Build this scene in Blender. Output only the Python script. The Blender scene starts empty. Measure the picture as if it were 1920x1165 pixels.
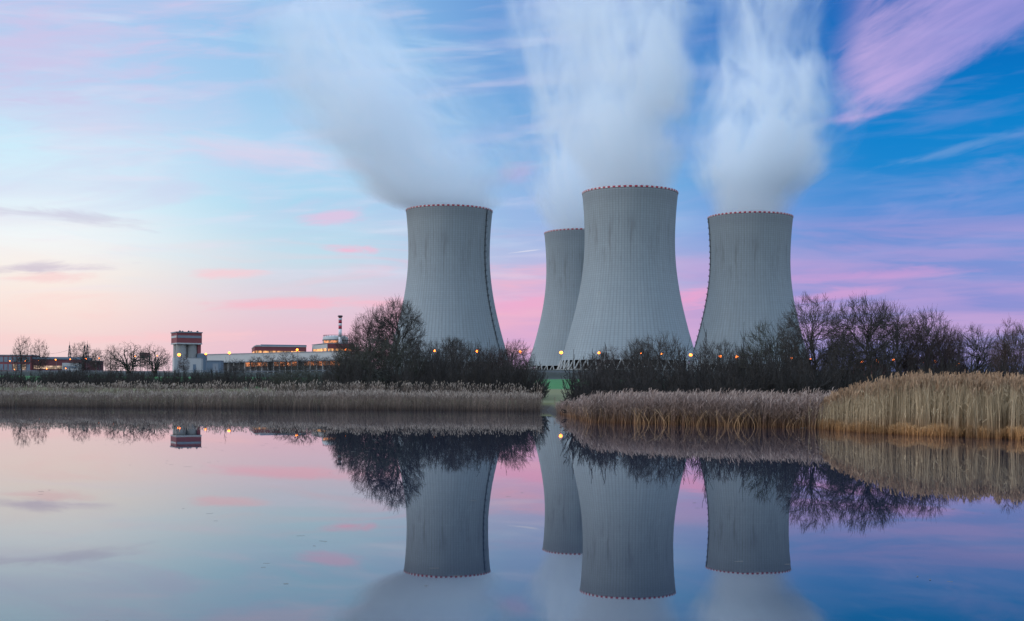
import bpy, math, random
import numpy as np
from math import radians as R, pi, sin, cos

sc = bpy.context.scene
COL = sc.collection
F = 2300.0            # focal length in pixels of a 1920 px wide frame
CAMH = 2.0
ROLL = 0.006
CX, HY = 960.0, 730.0

# ------------------------------------------------------------------ camera
cam_d = bpy.data.cameras.new('camera')
cam = bpy.data.objects.new('camera', cam_d); COL.objects.link(cam)
cam_d.sensor_width = 36.0
cam_d.lens = 36.0 * F / 1920.0
cam_d.shift_y = (HY - 582.5) / 1920.0
cam_d.clip_start = 0.1; cam_d.clip_end = 30000
cam.location = (0, 0, CAMH)
cam.rotation_euler = (R(90), -ROLL, 0)
sc.camera = cam

# ------------------------------------------------------------------ render
sc.view_settings.view_transform = 'Standard'
sc.view_settings.look = 'None'
sc.view_settings.exposure = 0.0
sc.view_settings.gamma = 1.0
cy = sc.cycles
cy.max_bounces = 12; cy.diffuse_bounces = 2; cy.glossy_bounces = 3
cy.transmission_bounces = 2; cy.volume_bounces = 10; cy.transparent_max_bounces = 24
cy.use_denoising = True
try:
    cy.denoiser = 'OPENIMAGEDENOISE'
except Exception:
    pass
cy.caustics_reflective = False; cy.caustics_refractive = False
cy.sample_clamp_indirect = 4.0
cy.volume_step_rate = 1.0
cy.volume_max_steps = 256

def lin(c):
    return tuple((v/255/12.92 if v/255 <= .04045 else ((v/255+.055)/1.055)**2.4) for v in c[:3])

# --------------------------------------------------- node-expression helper
class NX:
    """a socket with arithmetic"""
    nt = None
    def __init__(s, sock): s.s = sock
    def _b(a, op, b=None, c=None, clamp=False):
        n = NX.nt.nodes.new('ShaderNodeMath'); n.operation = op; n.use_clamp = clamp
        for i, v in enumerate((a, b, c)):
            if v is None: continue
            if isinstance(v, NX): NX.nt.links.new(v.s, n.inputs[i])
            else: n.inputs[i].default_value = v
        return NX(n.outputs[0])
    def __add__(a, b): return NX._b(a, 'ADD', b)
    __radd__ = __add__
    def __mul__(a, b): return NX._b(a, 'MULTIPLY', b)
    __rmul__ = __mul__
    def __sub__(a, b): return NX._b(a, 'SUBTRACT', b)
    def __rsub__(a, b): return NX._b(b, 'SUBTRACT', a)
    def __truediv__(a, b): return NX._b(a, 'DIVIDE', b)
    def __pow__(a, b): return NX._b(a, 'POWER', b)
    def f(a, op, b=None): return NX._b(a, op, b)
def smooth(x, a, b):
    n = NX.nt.nodes.new('ShaderNodeMapRange'); n.interpolation_type = 'SMOOTHSTEP'
    NX.nt.links.new(x.s, n.inputs['Value'])
    n.inputs['From Min'].default_value = a; n.inputs['From Max'].default_value = b
    if a > b:
        n.inputs['From Min'].default_value = b; n.inputs['From Max'].default_value = a
        n.inputs['To Min'].default_value = 1; n.inputs['To Max'].default_value = 0
    return NX(n.outputs['Result'])
def comb(x, y, z):
    n = NX.nt.nodes.new('ShaderNodeCombineXYZ')
    for i, v in enumerate((x, y, z)):
        if isinstance(v, NX): NX.nt.links.new(v.s, n.inputs[i])
        else: n.inputs[i].default_value = v
    return n.outputs[0]
def noise(vec, scale=1.0, detail=4.0, rough=0.5, dist=0.0):
    n = NX.nt.nodes.new('ShaderNodeTexNoise'); n.noise_dimensions = '3D'
    NX.nt.links.new(vec, n.inputs['Vector'])
    n.inputs['Scale'].default_value = scale; n.inputs['Detail'].default_value = detail
    n.inputs['Roughness'].default_value = rough; n.inputs['Distortion'].default_value = dist
    return NX(n.outputs['Fac'])
def ramp(x, stops, interp='LINEAR'):
    n = NX.nt.nodes.new('ShaderNodeValToRGB'); cr = n.color_ramp; cr.interpolation = interp
    while len(cr.elements) > 1: cr.elements.remove(cr.elements[-1])
    cr.elements[0].position = stops[0][0]; cr.elements[0].color = (*stops[0][1], 1)
    for p, c in stops[1:]:
        e = cr.elements.new(p); e.color = (*c, 1)
    NX.nt.links.new(x.s, n.inputs[0]); return n.outputs[0]
def mixc(fac, a, b, mode='MIX'):
    n = NX.nt.nodes.new('ShaderNodeMix'); n.data_type = 'RGBA'; n.blend_type = mode
    n.clamp_factor = True
    for sock, v in ((n.inputs[0], fac), (n.inputs[6], a), (n.inputs[7], b)):
        if isinstance(v, NX): v = v.s
        if isinstance(v, bpy.types.NodeSocket): NX.nt.links.new(v, sock)
        elif isinstance(v, (int, float)): sock.default_value = v
        else: sock.default_value = (*v, 1)
    return n.outputs[2]
def sepxyz(vec):
    n = NX.nt.nodes.new('ShaderNodeSeparateXYZ'); NX.nt.links.new(vec, n.inputs[0])
    return NX(n.outputs[0]), NX(n.outputs[1]), NX(n.outputs[2])
def fcurve(x, pts):
    n = NX.nt.nodes.new('ShaderNodeFloatCurve'); c = n.mapping.curves[0]
    n.mapping.use_clip = False
    c.points[0].location = pts[0]; c.points[1].location = pts[-1]
    for p in pts[1:-1]: c.points.new(*p)
    n.mapping.update()
    NX.nt.links.new(x.s, n.inputs['Value']); return NX(n.outputs[0])

# ------------------------------------------------------------------- world
w = bpy.data.worlds.new('World'); sc.world = w; w.use_nodes = True
nt = w.node_tree; NX.nt = nt
bg = nt.nodes['Background']
tc = nt.nodes.new('ShaderNodeTexCoord')
dx, dy, dz = sepxyz(tc.outputs['Generated'])
az = NX._b(dx, 'ARCTAN2', dy) * (180/pi)                       # 0 = the towers, + = to the right
el = NX._b(dz, 'ARCSINE') * (180/pi)
t = (el / 45.0)
def col_ramp(stops): return ramp(t, [(max(0, e/45.0), lin(c)) for e, c in stops])
cL = col_ramp([(0,(232,206,212)),(2,(244,214,212)),(3.5,(250,228,220)),(5,(250,240,232)),(6.5,(242,247,249)),(8.5,(222,243,252)),(10.5,(204,235,251)),(13,(186,214,244)),(16,(170,202,240)),(20,(160,192,236)),(45,(150,190,235))])
cM = col_ramp([(0,(222,182,205)),(2.5,(232,192,208)),(4,(222,206,220)),(6,(196,222,236)),(8.5,(170,215,240)),(10.5,(176,212,242)),(13,(160,202,238)),(16,(146,194,236)),(20,(136,184,232)),(45,(150,190,235))])
cC = col_ramp([(0,(190,165,210)),(2,(206,168,212)),(4,(222,172,210)),(5.5,(190,184,224)),(7.5,(150,184,228)),(9.5,(130,182,228)),(12,(112,168,222)),(15,(100,154,216)),(18,(94,144,210)),(24,(100,150,210)),(45,(150,190,235))])
cR = col_ramp([(0,(126,142,205)),(2,(134,146,206)),(4,(140,146,212)),(6,(118,146,212)),(8,(84,142,214)),(10,(30,134,208)),(12,(10,128,204)),(14.5,(10,112,192)),(17.6,(16,100,184)),(24,(60,120,190)),(45,(150,190,235))])
a1 = smooth(az, -21, -9); a2 = smooth(az, -10, 3); a3 = smooth(az, 2, 17)
c = mixc(a1, cL, cM); c = mixc(a2, c, cC); c = mixc(a3, c, cR)
# --- clouds, each laid out by azimuth and elevation in degrees
def streak(vx, vy, seed, det=4.0, dist=0.4, slope=0.0):
    return noise(comb(az*vx, (el - az*slope)*vy, seed), 1.0, det, 0.55, dist)
def blob(az0, el0, ra, re, slope=0.0, seed=0.0, edge=0.55):
    du = (az - az0) / ra
    dv = (el - el0 - (az - az0)*slope) / re
    d2 = (du*du + dv*dv)**0.5
    wob = noise(comb(az*0.35, (el - az*slope)*1.9, seed), 1.0, 5.0, 0.6, 0.5)
    return smooth(d2 + (wob - 0.5)*2.3, 1.05, 1.0 - edge*1.7)
up = smooth(el, 40, 24)
pinkcol = mixc(smooth(az, -14, -4), lin((255,205,205)), lin((245,182,204)))
pinkcol = mixc(smooth(az, 0, 12), pinkcol, lin((200,166,216)))
m = smooth(streak(0.10, 0.85, 3.3, dist=0.8), 0.46, 0.68) * smooth(el, 8.6, 4.0) * smooth(el, 0.0, 1.5)
c = mixc(m * (0.26 + smooth(az, -16, -4)*0.36), c, pinkcol)
lowband = smooth(streak(0.06, 0.9, 8.1, slope=0.06), 0.36, 0.60) * smooth(el, 5.6, 3.6) * smooth(el, 1.0, 2.2) * smooth(az, -9, 0)
c = mixc(lowband * 0.62, c, pinkcol)
# thin lilac veil, patchy, over the whole sky
m = smooth(streak(0.09, 0.42, 11.0, 5.0, 1.0, 0.10), 0.45, 0.70) * smooth(el, 5.5, 9.0) * smooth(az, 16, 7)
c = mixc(m * 0.45, c, mixc(smooth(az, -12, 2), lin((212,206,236)), lin((160,176,226))))
m = smooth(streak(0.12, 0.50, 23.0, 5.0, 0.8, 0.06), 0.48, 0.70) * smooth(el, 5.0, 6.5) * smooth(el, 13, 8.5) * smooth(az, 5, 12)
c = mixc(m * 0.55, c, lin((140,156,218)))
m = smooth(streak(0.08, 0.9, 31.0, 5.0, 0.6, -0.04), 0.42, 0.62) * smooth(el, 8.6, 6.6) * smooth(el, 2.2, 4.0) * smooth(az, 4, 12)
c = mixc(m * 0.45, c, lin((184,158,214)))
# fine layered cirrus
m = smooth(streak(0.14, 1.1, 71.0, 5.0, 0.35, 0.08), 0.48, 0.74) * smooth(el, 2.5, 5.0) * smooth(el, 24, 16)
c = mixc(m * (0.32 - smooth(az, 2, 12)*0.16), c, mixc(smooth(az, 0, 14), lin((236,224,242)), lin((172,166,224))))
m = smooth(streak(0.10, 0.9, 83.0, 5.0, 0.4, -0.04), 0.50, 0.75) * smooth(el, 3.0, 6.0) * smooth(el, 24, 14)
c = mixc(m * 0.30, c, mixc(smooth(az, 0, 14), lin((206,232,250)), lin((120,160,222))))
# lilac bank, upper left
m = blob(-21.5, 14.5, 9.5, 3.6, 0.10, 5.0, 0.75)
c = mixc(m * 0.75, c, lin((208,198,232)))
m = blob(-12, 10.6, 8.0, 0.75, -0.10, 6.0, 0.7)
c = mixc(m * 0.7, c, lin((218,212,236)))
# grey-violet streaks, left
c = mixc(blob(-20.5, 7.45, 5.6, 0.34, -0.06, 7.0) * 0.6, c, lin((202,198,220)))
c = mixc(blob(-20.6, 5.2, 4.2, 0.28, 0.07, 8.0) * 0.65, c, lin((196,184,206)))
c = mixc(blob(-20.6, 4.75, 3.0, 0.25, 0.05, 8.5) * 0.6, c, lin((248,206,208)))
# small pink puffs
for (x, y, ra, re, sl, s, k, cc) in (
        (425, 522, 1.9, .30, .03, 9.0, .75, (248,206,214)), (650, 474, 1.5, .30, .02, 9.5, .9, (244,186,212)),
        (632, 411, 1.7, .45, .08, 10.5, .8, (226,196,226)), (965, 325, 1.3, .55, .10, 12.5, .65, (186,176,224)),
        (300, 640, 6.0, .35, .04, 13.5, .6, (252,202,206)), (560, 575, 5.0, .40, .05, 14.5, .75, (248,188,204)),
        (985, 570, 3.0, .55, .02, 15.5, .7, (238,172,208)), (1300, 560, 2.2, .55, .08, 16.5, .8, (236,166,208)),
        (1640, 520, 6.5, .50, .03, 17.5, .6, (204,158,214)), (1560, 555, 3.0, .3, .1, 18.5, .6, (226,164,212))):
    c = mixc(blob(math.degrees(math.atan((x-CX)/F)), math.degrees(math.atan((HY-y)/F)), ra, re, sl, s) * k, c, lin(cc))
# the big lilac wedge, right: fans out from its tip
edge_n = noise(comb(az*0.30, (el - az*0.5)*0.8, 44.0), 1.0, 5.0, 0.6, 0.3)
fib = noise(comb((az + el*0.5)*0.16, (el - az*0.46)*1.15, 40.0), 1.0, 6.0, 0.58, 0.4)
q = (el - 14.2 - (az - 15.06)*0.45) / 2.0
m = smooth(q + (edge_n - 0.5)*1.1, -1.40, -0.8) * smooth(q + (edge_n - 0.5)*2.4, 1.6, 0.0)
m = m * smooth(az + (edge_n - 0.5)*3.0 + q*0.25, 14.3, 16.2) * smooth(az, 44, 25)
c = mixc(m * (smooth(fib, .25, .72)*0.34 + 0.58) * (1.0 - smooth(az, 16, 25)*0.25), c, mixc(smooth(az, 15, 22), lin((198,174,227)), lin((172,160,225))))
c = mixc(blob(19.6, 10.5, 4.5, 0.28, 0.22, 50.0, 0.7) * 0.6, c, lin((112,158,216)))
c = mixc(blob(15.6, 12.15, 2.9, 0.26, 0.13, 52.0, 0.9) * 0.55, c, lin((206,176,226)))
# short contrail
c = mixc(blob(0.62, 6.42, 0.75, 0.04, 0.12, 60.0, 0.3) * 0.6, c, lin((226,226,240)))
# the sky out of the frame: pale dusk behind the camera
back = smooth(dy, 0.55, -0.35)
high = smooth(el, 22, 50)
c = mixc(back, c, mixc(smooth(el, 0, 40), (.62,.68,.84), (.66,.84,1.12)))
c = mixc(high, c, (.92,1.28,1.80))
nt.links.new(c, bg.inputs['Color']); bg.inputs['Strength'].default_value = 1.0
w.cycles.sampling_method = 'MANUAL'; w.cycles.sample_map_resolution = 512

# ------------------------------------------------- sun (last glow, from left)
sd = bpy.data.lights.new('sun', 'SUN'); so = bpy.data.objects.new('sun', sd); COL.objects.link(so)
sd.energy = 1.25; sd.angle = R(30); sd.color = (1.0, 0.96, 0.93)
so.rotation_euler = (R(66), 0, R(-78))

# ------------------------------------------------------------ object helpers
def link(o, parent=None):
    COL.objects.link(o)
    if parent is not None: o.parent = parent
    return o
def tag(o, label=None, cat=None, group=None, kind=None):
    if label: o['label'] = label
    if cat: o['category'] = cat
    if group: o['group'] = group
    if kind: o['kind'] = kind
    return o
def empty(name, loc, rz=0.0):
    o = bpy.data.objects.new(name, None); o.location = loc; o.rotation_euler = (0, 0, rz)
    o.empty_display_size = 1.0
    return link(o)
def mesh_np(name, v, f, mat=None, parent=None, smooth_=False, col=None):
    v = np.asarray(v, np.float32); f = np.asarray(f, np.int32)
    me = bpy.data.meshes.new(name)
    n = f.shape[1]
    me.vertices.add(len(v)); me.vertices.foreach_set('co', v.ravel())
    me.loops.add(f.size); me.loops.foreach_set('vertex_index', f.ravel())
    me.polygons.add(len(f)); me.polygons.foreach_set('loop_start', np.arange(0, f.size, n, dtype=np.int32))
    me.polygons.foreach_set('use_smooth', np.full(len(f), smooth_))
    if col is not None:
        a = me.color_attributes.new('tint', 'FLOAT_COLOR', 'POINT')
        a.data.foreach_set('color', np.c_[col, np.ones(len(col))].astype(np.float32).ravel())
    me.update(); me.validate()
    if mat: me.materials.append(mat)
    return link(bpy.data.objects.new(name, me), parent)
class MB:
    def __init__(s): s.v = []; s.f = []; s.m = []; s.mats = []
    def mi(s, mat):
        if mat not in s.mats: s.mats.append(mat)
        return s.mats.index(mat)
    def poly(s, pts, faces, mat):
        b = len(s.v); i = s.mi(mat)
        s.v += [tuple(p) for p in pts]
        for fc in faces: s.f.append([b+k for k in fc]); s.m.append(i)
    def box(s, x0, x1, y0, y1, z0, z1, mat):
        p = [(x, y, z) for z in (z0, z1) for (x, y) in ((x0,y0),(x1,y0),(x1,y1),(x0,y1))]
        s.poly(p, [(3,2,1,0),(4,5,6,7),(0,1,5,4),(1,2,6,5),(2,3,7,6),(3,0,4,7)], mat)
    def lathe(s, prof, n, mat, cx=0, cy=0, cap=True):
        pts = [(cx + r*cos(2*pi*k/n), cy + r*sin(2*pi*k/n), z) for (r, z) in prof for k in range(n)]
        fs = [(i*n+k, i*n+(k+1) % n, (i+1)*n+(k+1) % n, (i+1)*n+k) for i in range(len(prof)-1) for k in range(n)]
        if cap: fs += [tuple(range(n))[::-1], tuple((len(prof)-1)*n+k for k in range(n))]
        s.poly(pts, fs, mat)
    def bar(s, a, b, r, mat, n=4, r2=None):
        a = np.array(a, float); b = np.array(b, float); d = b-a; L = np.linalg.norm(d)
        if L < 1e-9: return
        d /= L; h = np.array((0,0,1.)) if abs(d[2]) < .9 else np.array((1.,0,0))
        u = np.cross(d, h); u /= np.linalg.norm(u); w_ = np.cross(d, u)
        r2 = r if r2 is None else r2
        pts = [a + rr*0 for rr in ()]
        for (c0, rr) in ((a, r), (b, r2)):
            for k in range(n):
                t_ = 2*pi*(k+.5)/n; pts.append(c0 + rr*(cos(t_)*u + sin(t_)*w_))
        fs = [(k, (k+1) % n, n+(k+1) % n, n+k) for k in range(n)] + [tuple(range(n))[::-1], tuple(range(n, 2*n))]
        s.poly(pts, fs, mat)
    def build(s, name, parent=None, smooth_=False):
        me = bpy.data.meshes.new(name); me.from_pydata(s.v, [], s.f)
        for m_ in s.mats: me.materials.append(m_)
        me.polygons.foreach_set('material_index', s.m)
        if smooth_: me.polygons.foreach_set('use_smooth', [True]*len(s.f))
        me.update()
        return link(bpy.data.objects.new(name, me), parent)
def at(px, py, d):
    """world point at photograph pixel (1920 wide) and depth d metres"""
    u = (px-CX)/F; v = (HY-py)/F; c_, s_ = cos(ROLL), sin(ROLL)
    return (d*(u*c_ - v*s_), d, CAMH + d*(v*c_ + u*s_))
def zat(px, py, d): return at(px, py, d)[2]
def xat(px, d): return (px-CX)/F*d

# ---------------------------------------------------------------- materials
def mat_new(name):
    m_ = bpy.data.materials.new(name); m_.use_nodes = True
    NX.nt = m_.node_tree
    return m_, m_.node_tree, m_.node_tree.nodes['Principled BSDF']
def simple(name, colr, rough=0.8, var=0.15, scale=0.3, metal=0.0):
    m_, n_, b = mat_new(name)
    tc_ = n_.nodes.new('ShaderNodeTexCoord')
    k = noise(tc_.outputs['Object'], scale, 5.0, 0.6)
    colo = mixc(k, tuple(x*(1-var) for x in colr), tuple(min(1, x*(1+var)) for x in colr))
    n_.links.new(colo, b.inputs['Base Color'])
    b.inputs['Roughness'].default_value = rough; b.inputs['Metallic'].default_value = metal
    return m_
def emit(name, colr, strength, base=(0.3,0.2,0.1), pane=0.0):
    m_, n_, b = mat_new(name)
    b.inputs['Base Color'].default_value = (*base, 1)
    b.inputs['Emission Color'].default_value = (*colr, 1)
    b.inputs['Emission Strength'].default_value = strength
    if pane:
        tc_ = n_.nodes.new('ShaderNodeTexCoord')
        k = noise(tc_.outputs['Object'], pane, 2.0, 0.5)
        n_.links.new(((smooth(k, .35, .65)*1.3 + 0.15)*strength).s, b.inputs['Emission Strength'])
    return m_

# concrete of the cooling towers: lift joints, vertical ribs, rain stains
def concrete_shell():
    m_, n_, b = mat_new('tower_concrete')
    tc_ = n_.nodes.new('ShaderNodeTexCoord')
    x, y, z = sepxyz(tc_.outputs['Object'])
    ang = NX._b(x, 'ARCTAN2', y*-1.0)
    va = (ang * (96/(2*pi))).f('FRACT'); hz = (z * (1/1.9)).f('FRACT')
    ribs = smooth((va - .5).f('ABSOLUTE'), .26, .42)
    lifts = smooth((hz - .5).f('ABSOLUTE'), .28, .44)
    st = noise(comb(ang*26.0, z*0.035, 0), 1.0, 5.0, 0.62, 0.2)
    big = noise(comb(ang*3.2, z*0.03, 4.0), 1.0, 4.0, 0.55, 0.6)
    panel = noise(comb((ang*(96/(2*pi))).f('FLOOR')*7.3, (z*(1/1.9)).f('FLOOR')*3.1, 1.0), 1.0, 0.0)
    rowv = noise(comb(0.0, (z*(1/1.9)).f('FLOOR')*5.7, 9.0), 1.0, 0.0)
    drip = smooth(st, .56, .74) * smooth(big, .46, .62)
    c_ = mixc(big, (.245,.292,.312), (.33,.37,.378))
    c_ = mixc(smooth(st, .3, .75) * 0.35, c_, (.25,.262,.26))
    c_ = mixc(drip * 0.7, c_, (.15,.17,.18))
    waist = smooth((z - 108.0).f('ABSOLUTE'), 34, 4) * smooth(noise(comb(ang*7.0, z*0.02, 12.0), 1.0, 5.0, .7, .4), .5, .7)
    c_ = mixc(waist * 0.8, c_, (.17,.18,.185))
    c_ = mixc((panel - .5)*0.30 + (rowv - .5)*0.25 + 0.15, c_, (.20,.21,.21))
    c_ = mixc(ribs * 0.23, c_, (.13,.14,.145))
    c_ = mixc(lifts * 0.20, c_, (.15,.16,.16))
    c_ = mixc(smooth(z, 139, 146) * 0.25, c_, (.18,.19,.2))
    n_.links.new(c_, b.inputs['Base Color']); b.inputs['Roughness'].default_value = .9
    bp = n_.nodes.new('ShaderNodeBump'); bp.inputs['Strength'].default_value = .35; bp.inputs['Distance'].default_value = .25
    n_.links.new((1.0 - ribs).s, bp.inputs['Height']); n_.links.new(bp.outputs[0], b.inputs['Normal'])
    return m_
M_SHELL = concrete_shell()
M_LEG = simple('leg_concrete', (.36,.36,.34), .85, .2, .4)
M_RED = simple('signal_red_paint', (.36,.012,.04), .6, .15, .3)
M_WHITE = simple('signal_white_paint', (.62,.60,.60), .6, .12, .3)
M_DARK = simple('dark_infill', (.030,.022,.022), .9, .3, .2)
M_STEEL = simple('dark_steel', (.045,.05,.055), .6, .2, .5, .3)
M_CLAD = simple('red_cladding', (.21,.050,.055), .7, .18, .15)
M_CLADD = simple('dark_red_cladding', (.12,.032,.038), .7, .18, .15)
M_PANEL = simple('white_panels', (.40,.41,.40), .6, .12, .12)
M_GREY = simple('grey_roof', (.20,.23,.26), .6, .15, .1)
M_BLUE = simple('blue_grey_sheet', (.11,.16,.21), .5, .15, .2)
M_SILO = simple('silo_concrete', (.27,.27,.255), .9, .2, .12)
M_GLASS = simple('window_glass', (.16,.20,.24), .15, .3, .3)
M_GALV = simple('galvanised_steel', (.16,.18,.20), .5, .12, .5, .4)
M_LIT = emit('lit_glass', (1.0, .42, .13), 1.1, pane=.25)
M_LITR = emit('lit_red_glass', (1.0, .30, .10), .75, pane=.3)
M_LITP = emit('lit_pale_glass', (1.0, .66, .50), .55, pane=.3)
M_LAMP = emit('sodium_lamp', (1.0, .19, .012), 12.0)
M_LAMPR = emit('red_lamp', (1.0, .16, .04), 5.0)

# ------------------------------------------------------------------- terrain
def sstep(a, b, x):
    k = np.clip((np.asarray(x, float)-a)/(b-a), 0, 1); return k*k*(3-2*k)
SH_P = [-4000, 0, 700, 1000, 1020, 1045, 1075, 1110, 1300, 1530, 1600, 1700, 1920, 2400, 5000]
SH_D = [128,  124, 122, 121, 120,  108,  96,   83,   78,   74,   71,   64,   60,   55,   60]
def shore(px): return np.interp(px, SH_P, SH_D)
def terr(X, Y):
    X = np.asarray(X, float); Y = np.asarray(Y, float)
    px = CX + F*X/np.maximum(Y, 30)
    tt = Y - shore(px)
    tt = np.maximum(tt, np.abs(X) - 240)
    tt = np.where(Y < 30, np.maximum(np.abs(X) - 240, -3 - Y), tt)
    zp = np.interp(Y, [110,150,200,400,482,491,499,514,524,560,760,960,1500,4000,9000],
                      [.6,1.0,1.9,5.2,6.2,6.7,8.6,8.65,8.2,8.0,8.6,17.8,17.8,17,8])
    zp = zp - .8*sstep(700, 300, px)*sstep(450, 500, Y)*sstep(900, 700, Y)
    zp = zp - 3.8*sstep(720, 560, px)*sstep(740, 960, Y)
    zp = zp + .18*np.sin(X*.11+Y*.05)*np.sin(Y*.09-X*.03)
    return -1.0 + (zp+1.0)*sstep(-2.5, 1.5, tt)
def geo(a, b, n): return list(np.geomspace(a, b, n))
ys = [-9000,-4000,-1500,-600,-250,-120,-60,-30,-15,-10] + list(np.arange(-7, 2, 1.0)) + list(np.arange(4, 48, 4.0)) + \
     list(np.arange(48, 160, 1.6)) + list(np.arange(160, 480, 8)) + list(np.arange(480, 530, 3.0)) + list(np.arange(530, 1000, 20)) + geo(1000, 14000, 24)
xs = list(np.arange(-60, 61, 1.6)); xr = geo(63, 14000, 46); xs = [-v for v in xr[::-1]] + xs + xr
GX, GY = np.meshgrid(np.array(xs), np.array(ys)); GZ = terr(GX, GY)
nx_, ny_ = len(xs), len(ys)
ii = (np.arange(ny_-1)[:, None]*nx_ + np.arange(nx_-1)[None, :]).ravel()
def ground_mat():
    m_, n_, b = mat_new('ground')
    g = n_.nodes.new('ShaderNodeNewGeometry'); x, y, z = sepxyz(g.outputs['Position'])
    k = noise(comb(x*.06, y*.03, 0), 1.0, 6.0, .65)
    fine = noise(comb(x*1.2, y*.5, 0), 1.0, 5.0, .7)
    rough_grass = mixc(fine, (.075,.085,.025), (.17,.15,.055))
    crop = mixc(k, (.008,.090,.012), (.020,.150,.020))
    yy = y + (k - .5)*30
    c_ = mixc(smooth(yy, 195, 215), rough_grass, crop)
    c_ = mixc(smooth(yy, 425, 455), c_, mixc(fine, (.008,.014,.010), (.016,.022,.013)))
    c_ = mixc(smooth(y, 560, 620), c_, mixc(k, (.010,.014,.010), (.022,.024,.016)))
    c_ = mixc(smooth(z, .75, .25), c_, mixc(fine, (.02,.014,.01), (.05,.034,.02)))
    n_.links.new(c_, b.inputs['Base Color']); b.inputs['Roughness'].default_value = .95
    return m_
ground = mesh_np('ground', np.c_[GX.ravel(), GY.ravel(), GZ.ravel()], np.c_[ii, ii+1, ii+1+nx_, ii+nx_], ground_mat(), smooth_=True)
tag(ground, kind='structure')
# road on the embankment: follows the crest
asph = simple('asphalt', (.05,.05,.052), .9, .2, .4)
rx = np.linspace(-420, 420, 141)
rv = np.r_[np.c_[rx, np.full_like(rx, 501), terr(rx, np.full_like(rx, 501))+.05], np.c_[rx, np.full_like(rx, 512), terr(rx, np.full_like(rx, 512))+.05]]
k = np.arange(140)
tag(mesh_np('road', rv, np.c_[k, k+1, k+142, k+141], asph), kind='structure')
# water
def water_mat():
    m_, n_, b = mat_new('pond_water')
    b.inputs['Base Color'].default_value = (.003,.012,.034,1)
    b.inputs['Roughness'].default_value = .012
    b.inputs['IOR'].default_value = 1.64; b.inputs['Specular Tint'].default_value = (.54,.84,1.0,1)
    g = n_.nodes.new('ShaderNodeNewGeometry'); x, y, z = sepxyz(g.outputs['Position'])
    h1 = noise(comb(x*.9, y*.35, 0), 1.0, 3.0, .5)
    bp = n_.nodes.new('ShaderNodeBump'); bp.inputs['Strength'].default_value = .02; bp.inputs['Distance'].default_value = .03
    n_.links.new(h1.s, bp.inputs['Height']); n_.links.new(bp.outputs[0], b.inputs['Normal'])
    return m_
water = mesh_np('water', [(-300,-12,0),(300,-12,0),(300,170,0),(-300,170,0)], [(0,1,2,3)], water_mat())
tag(water, kind='structure')

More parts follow.
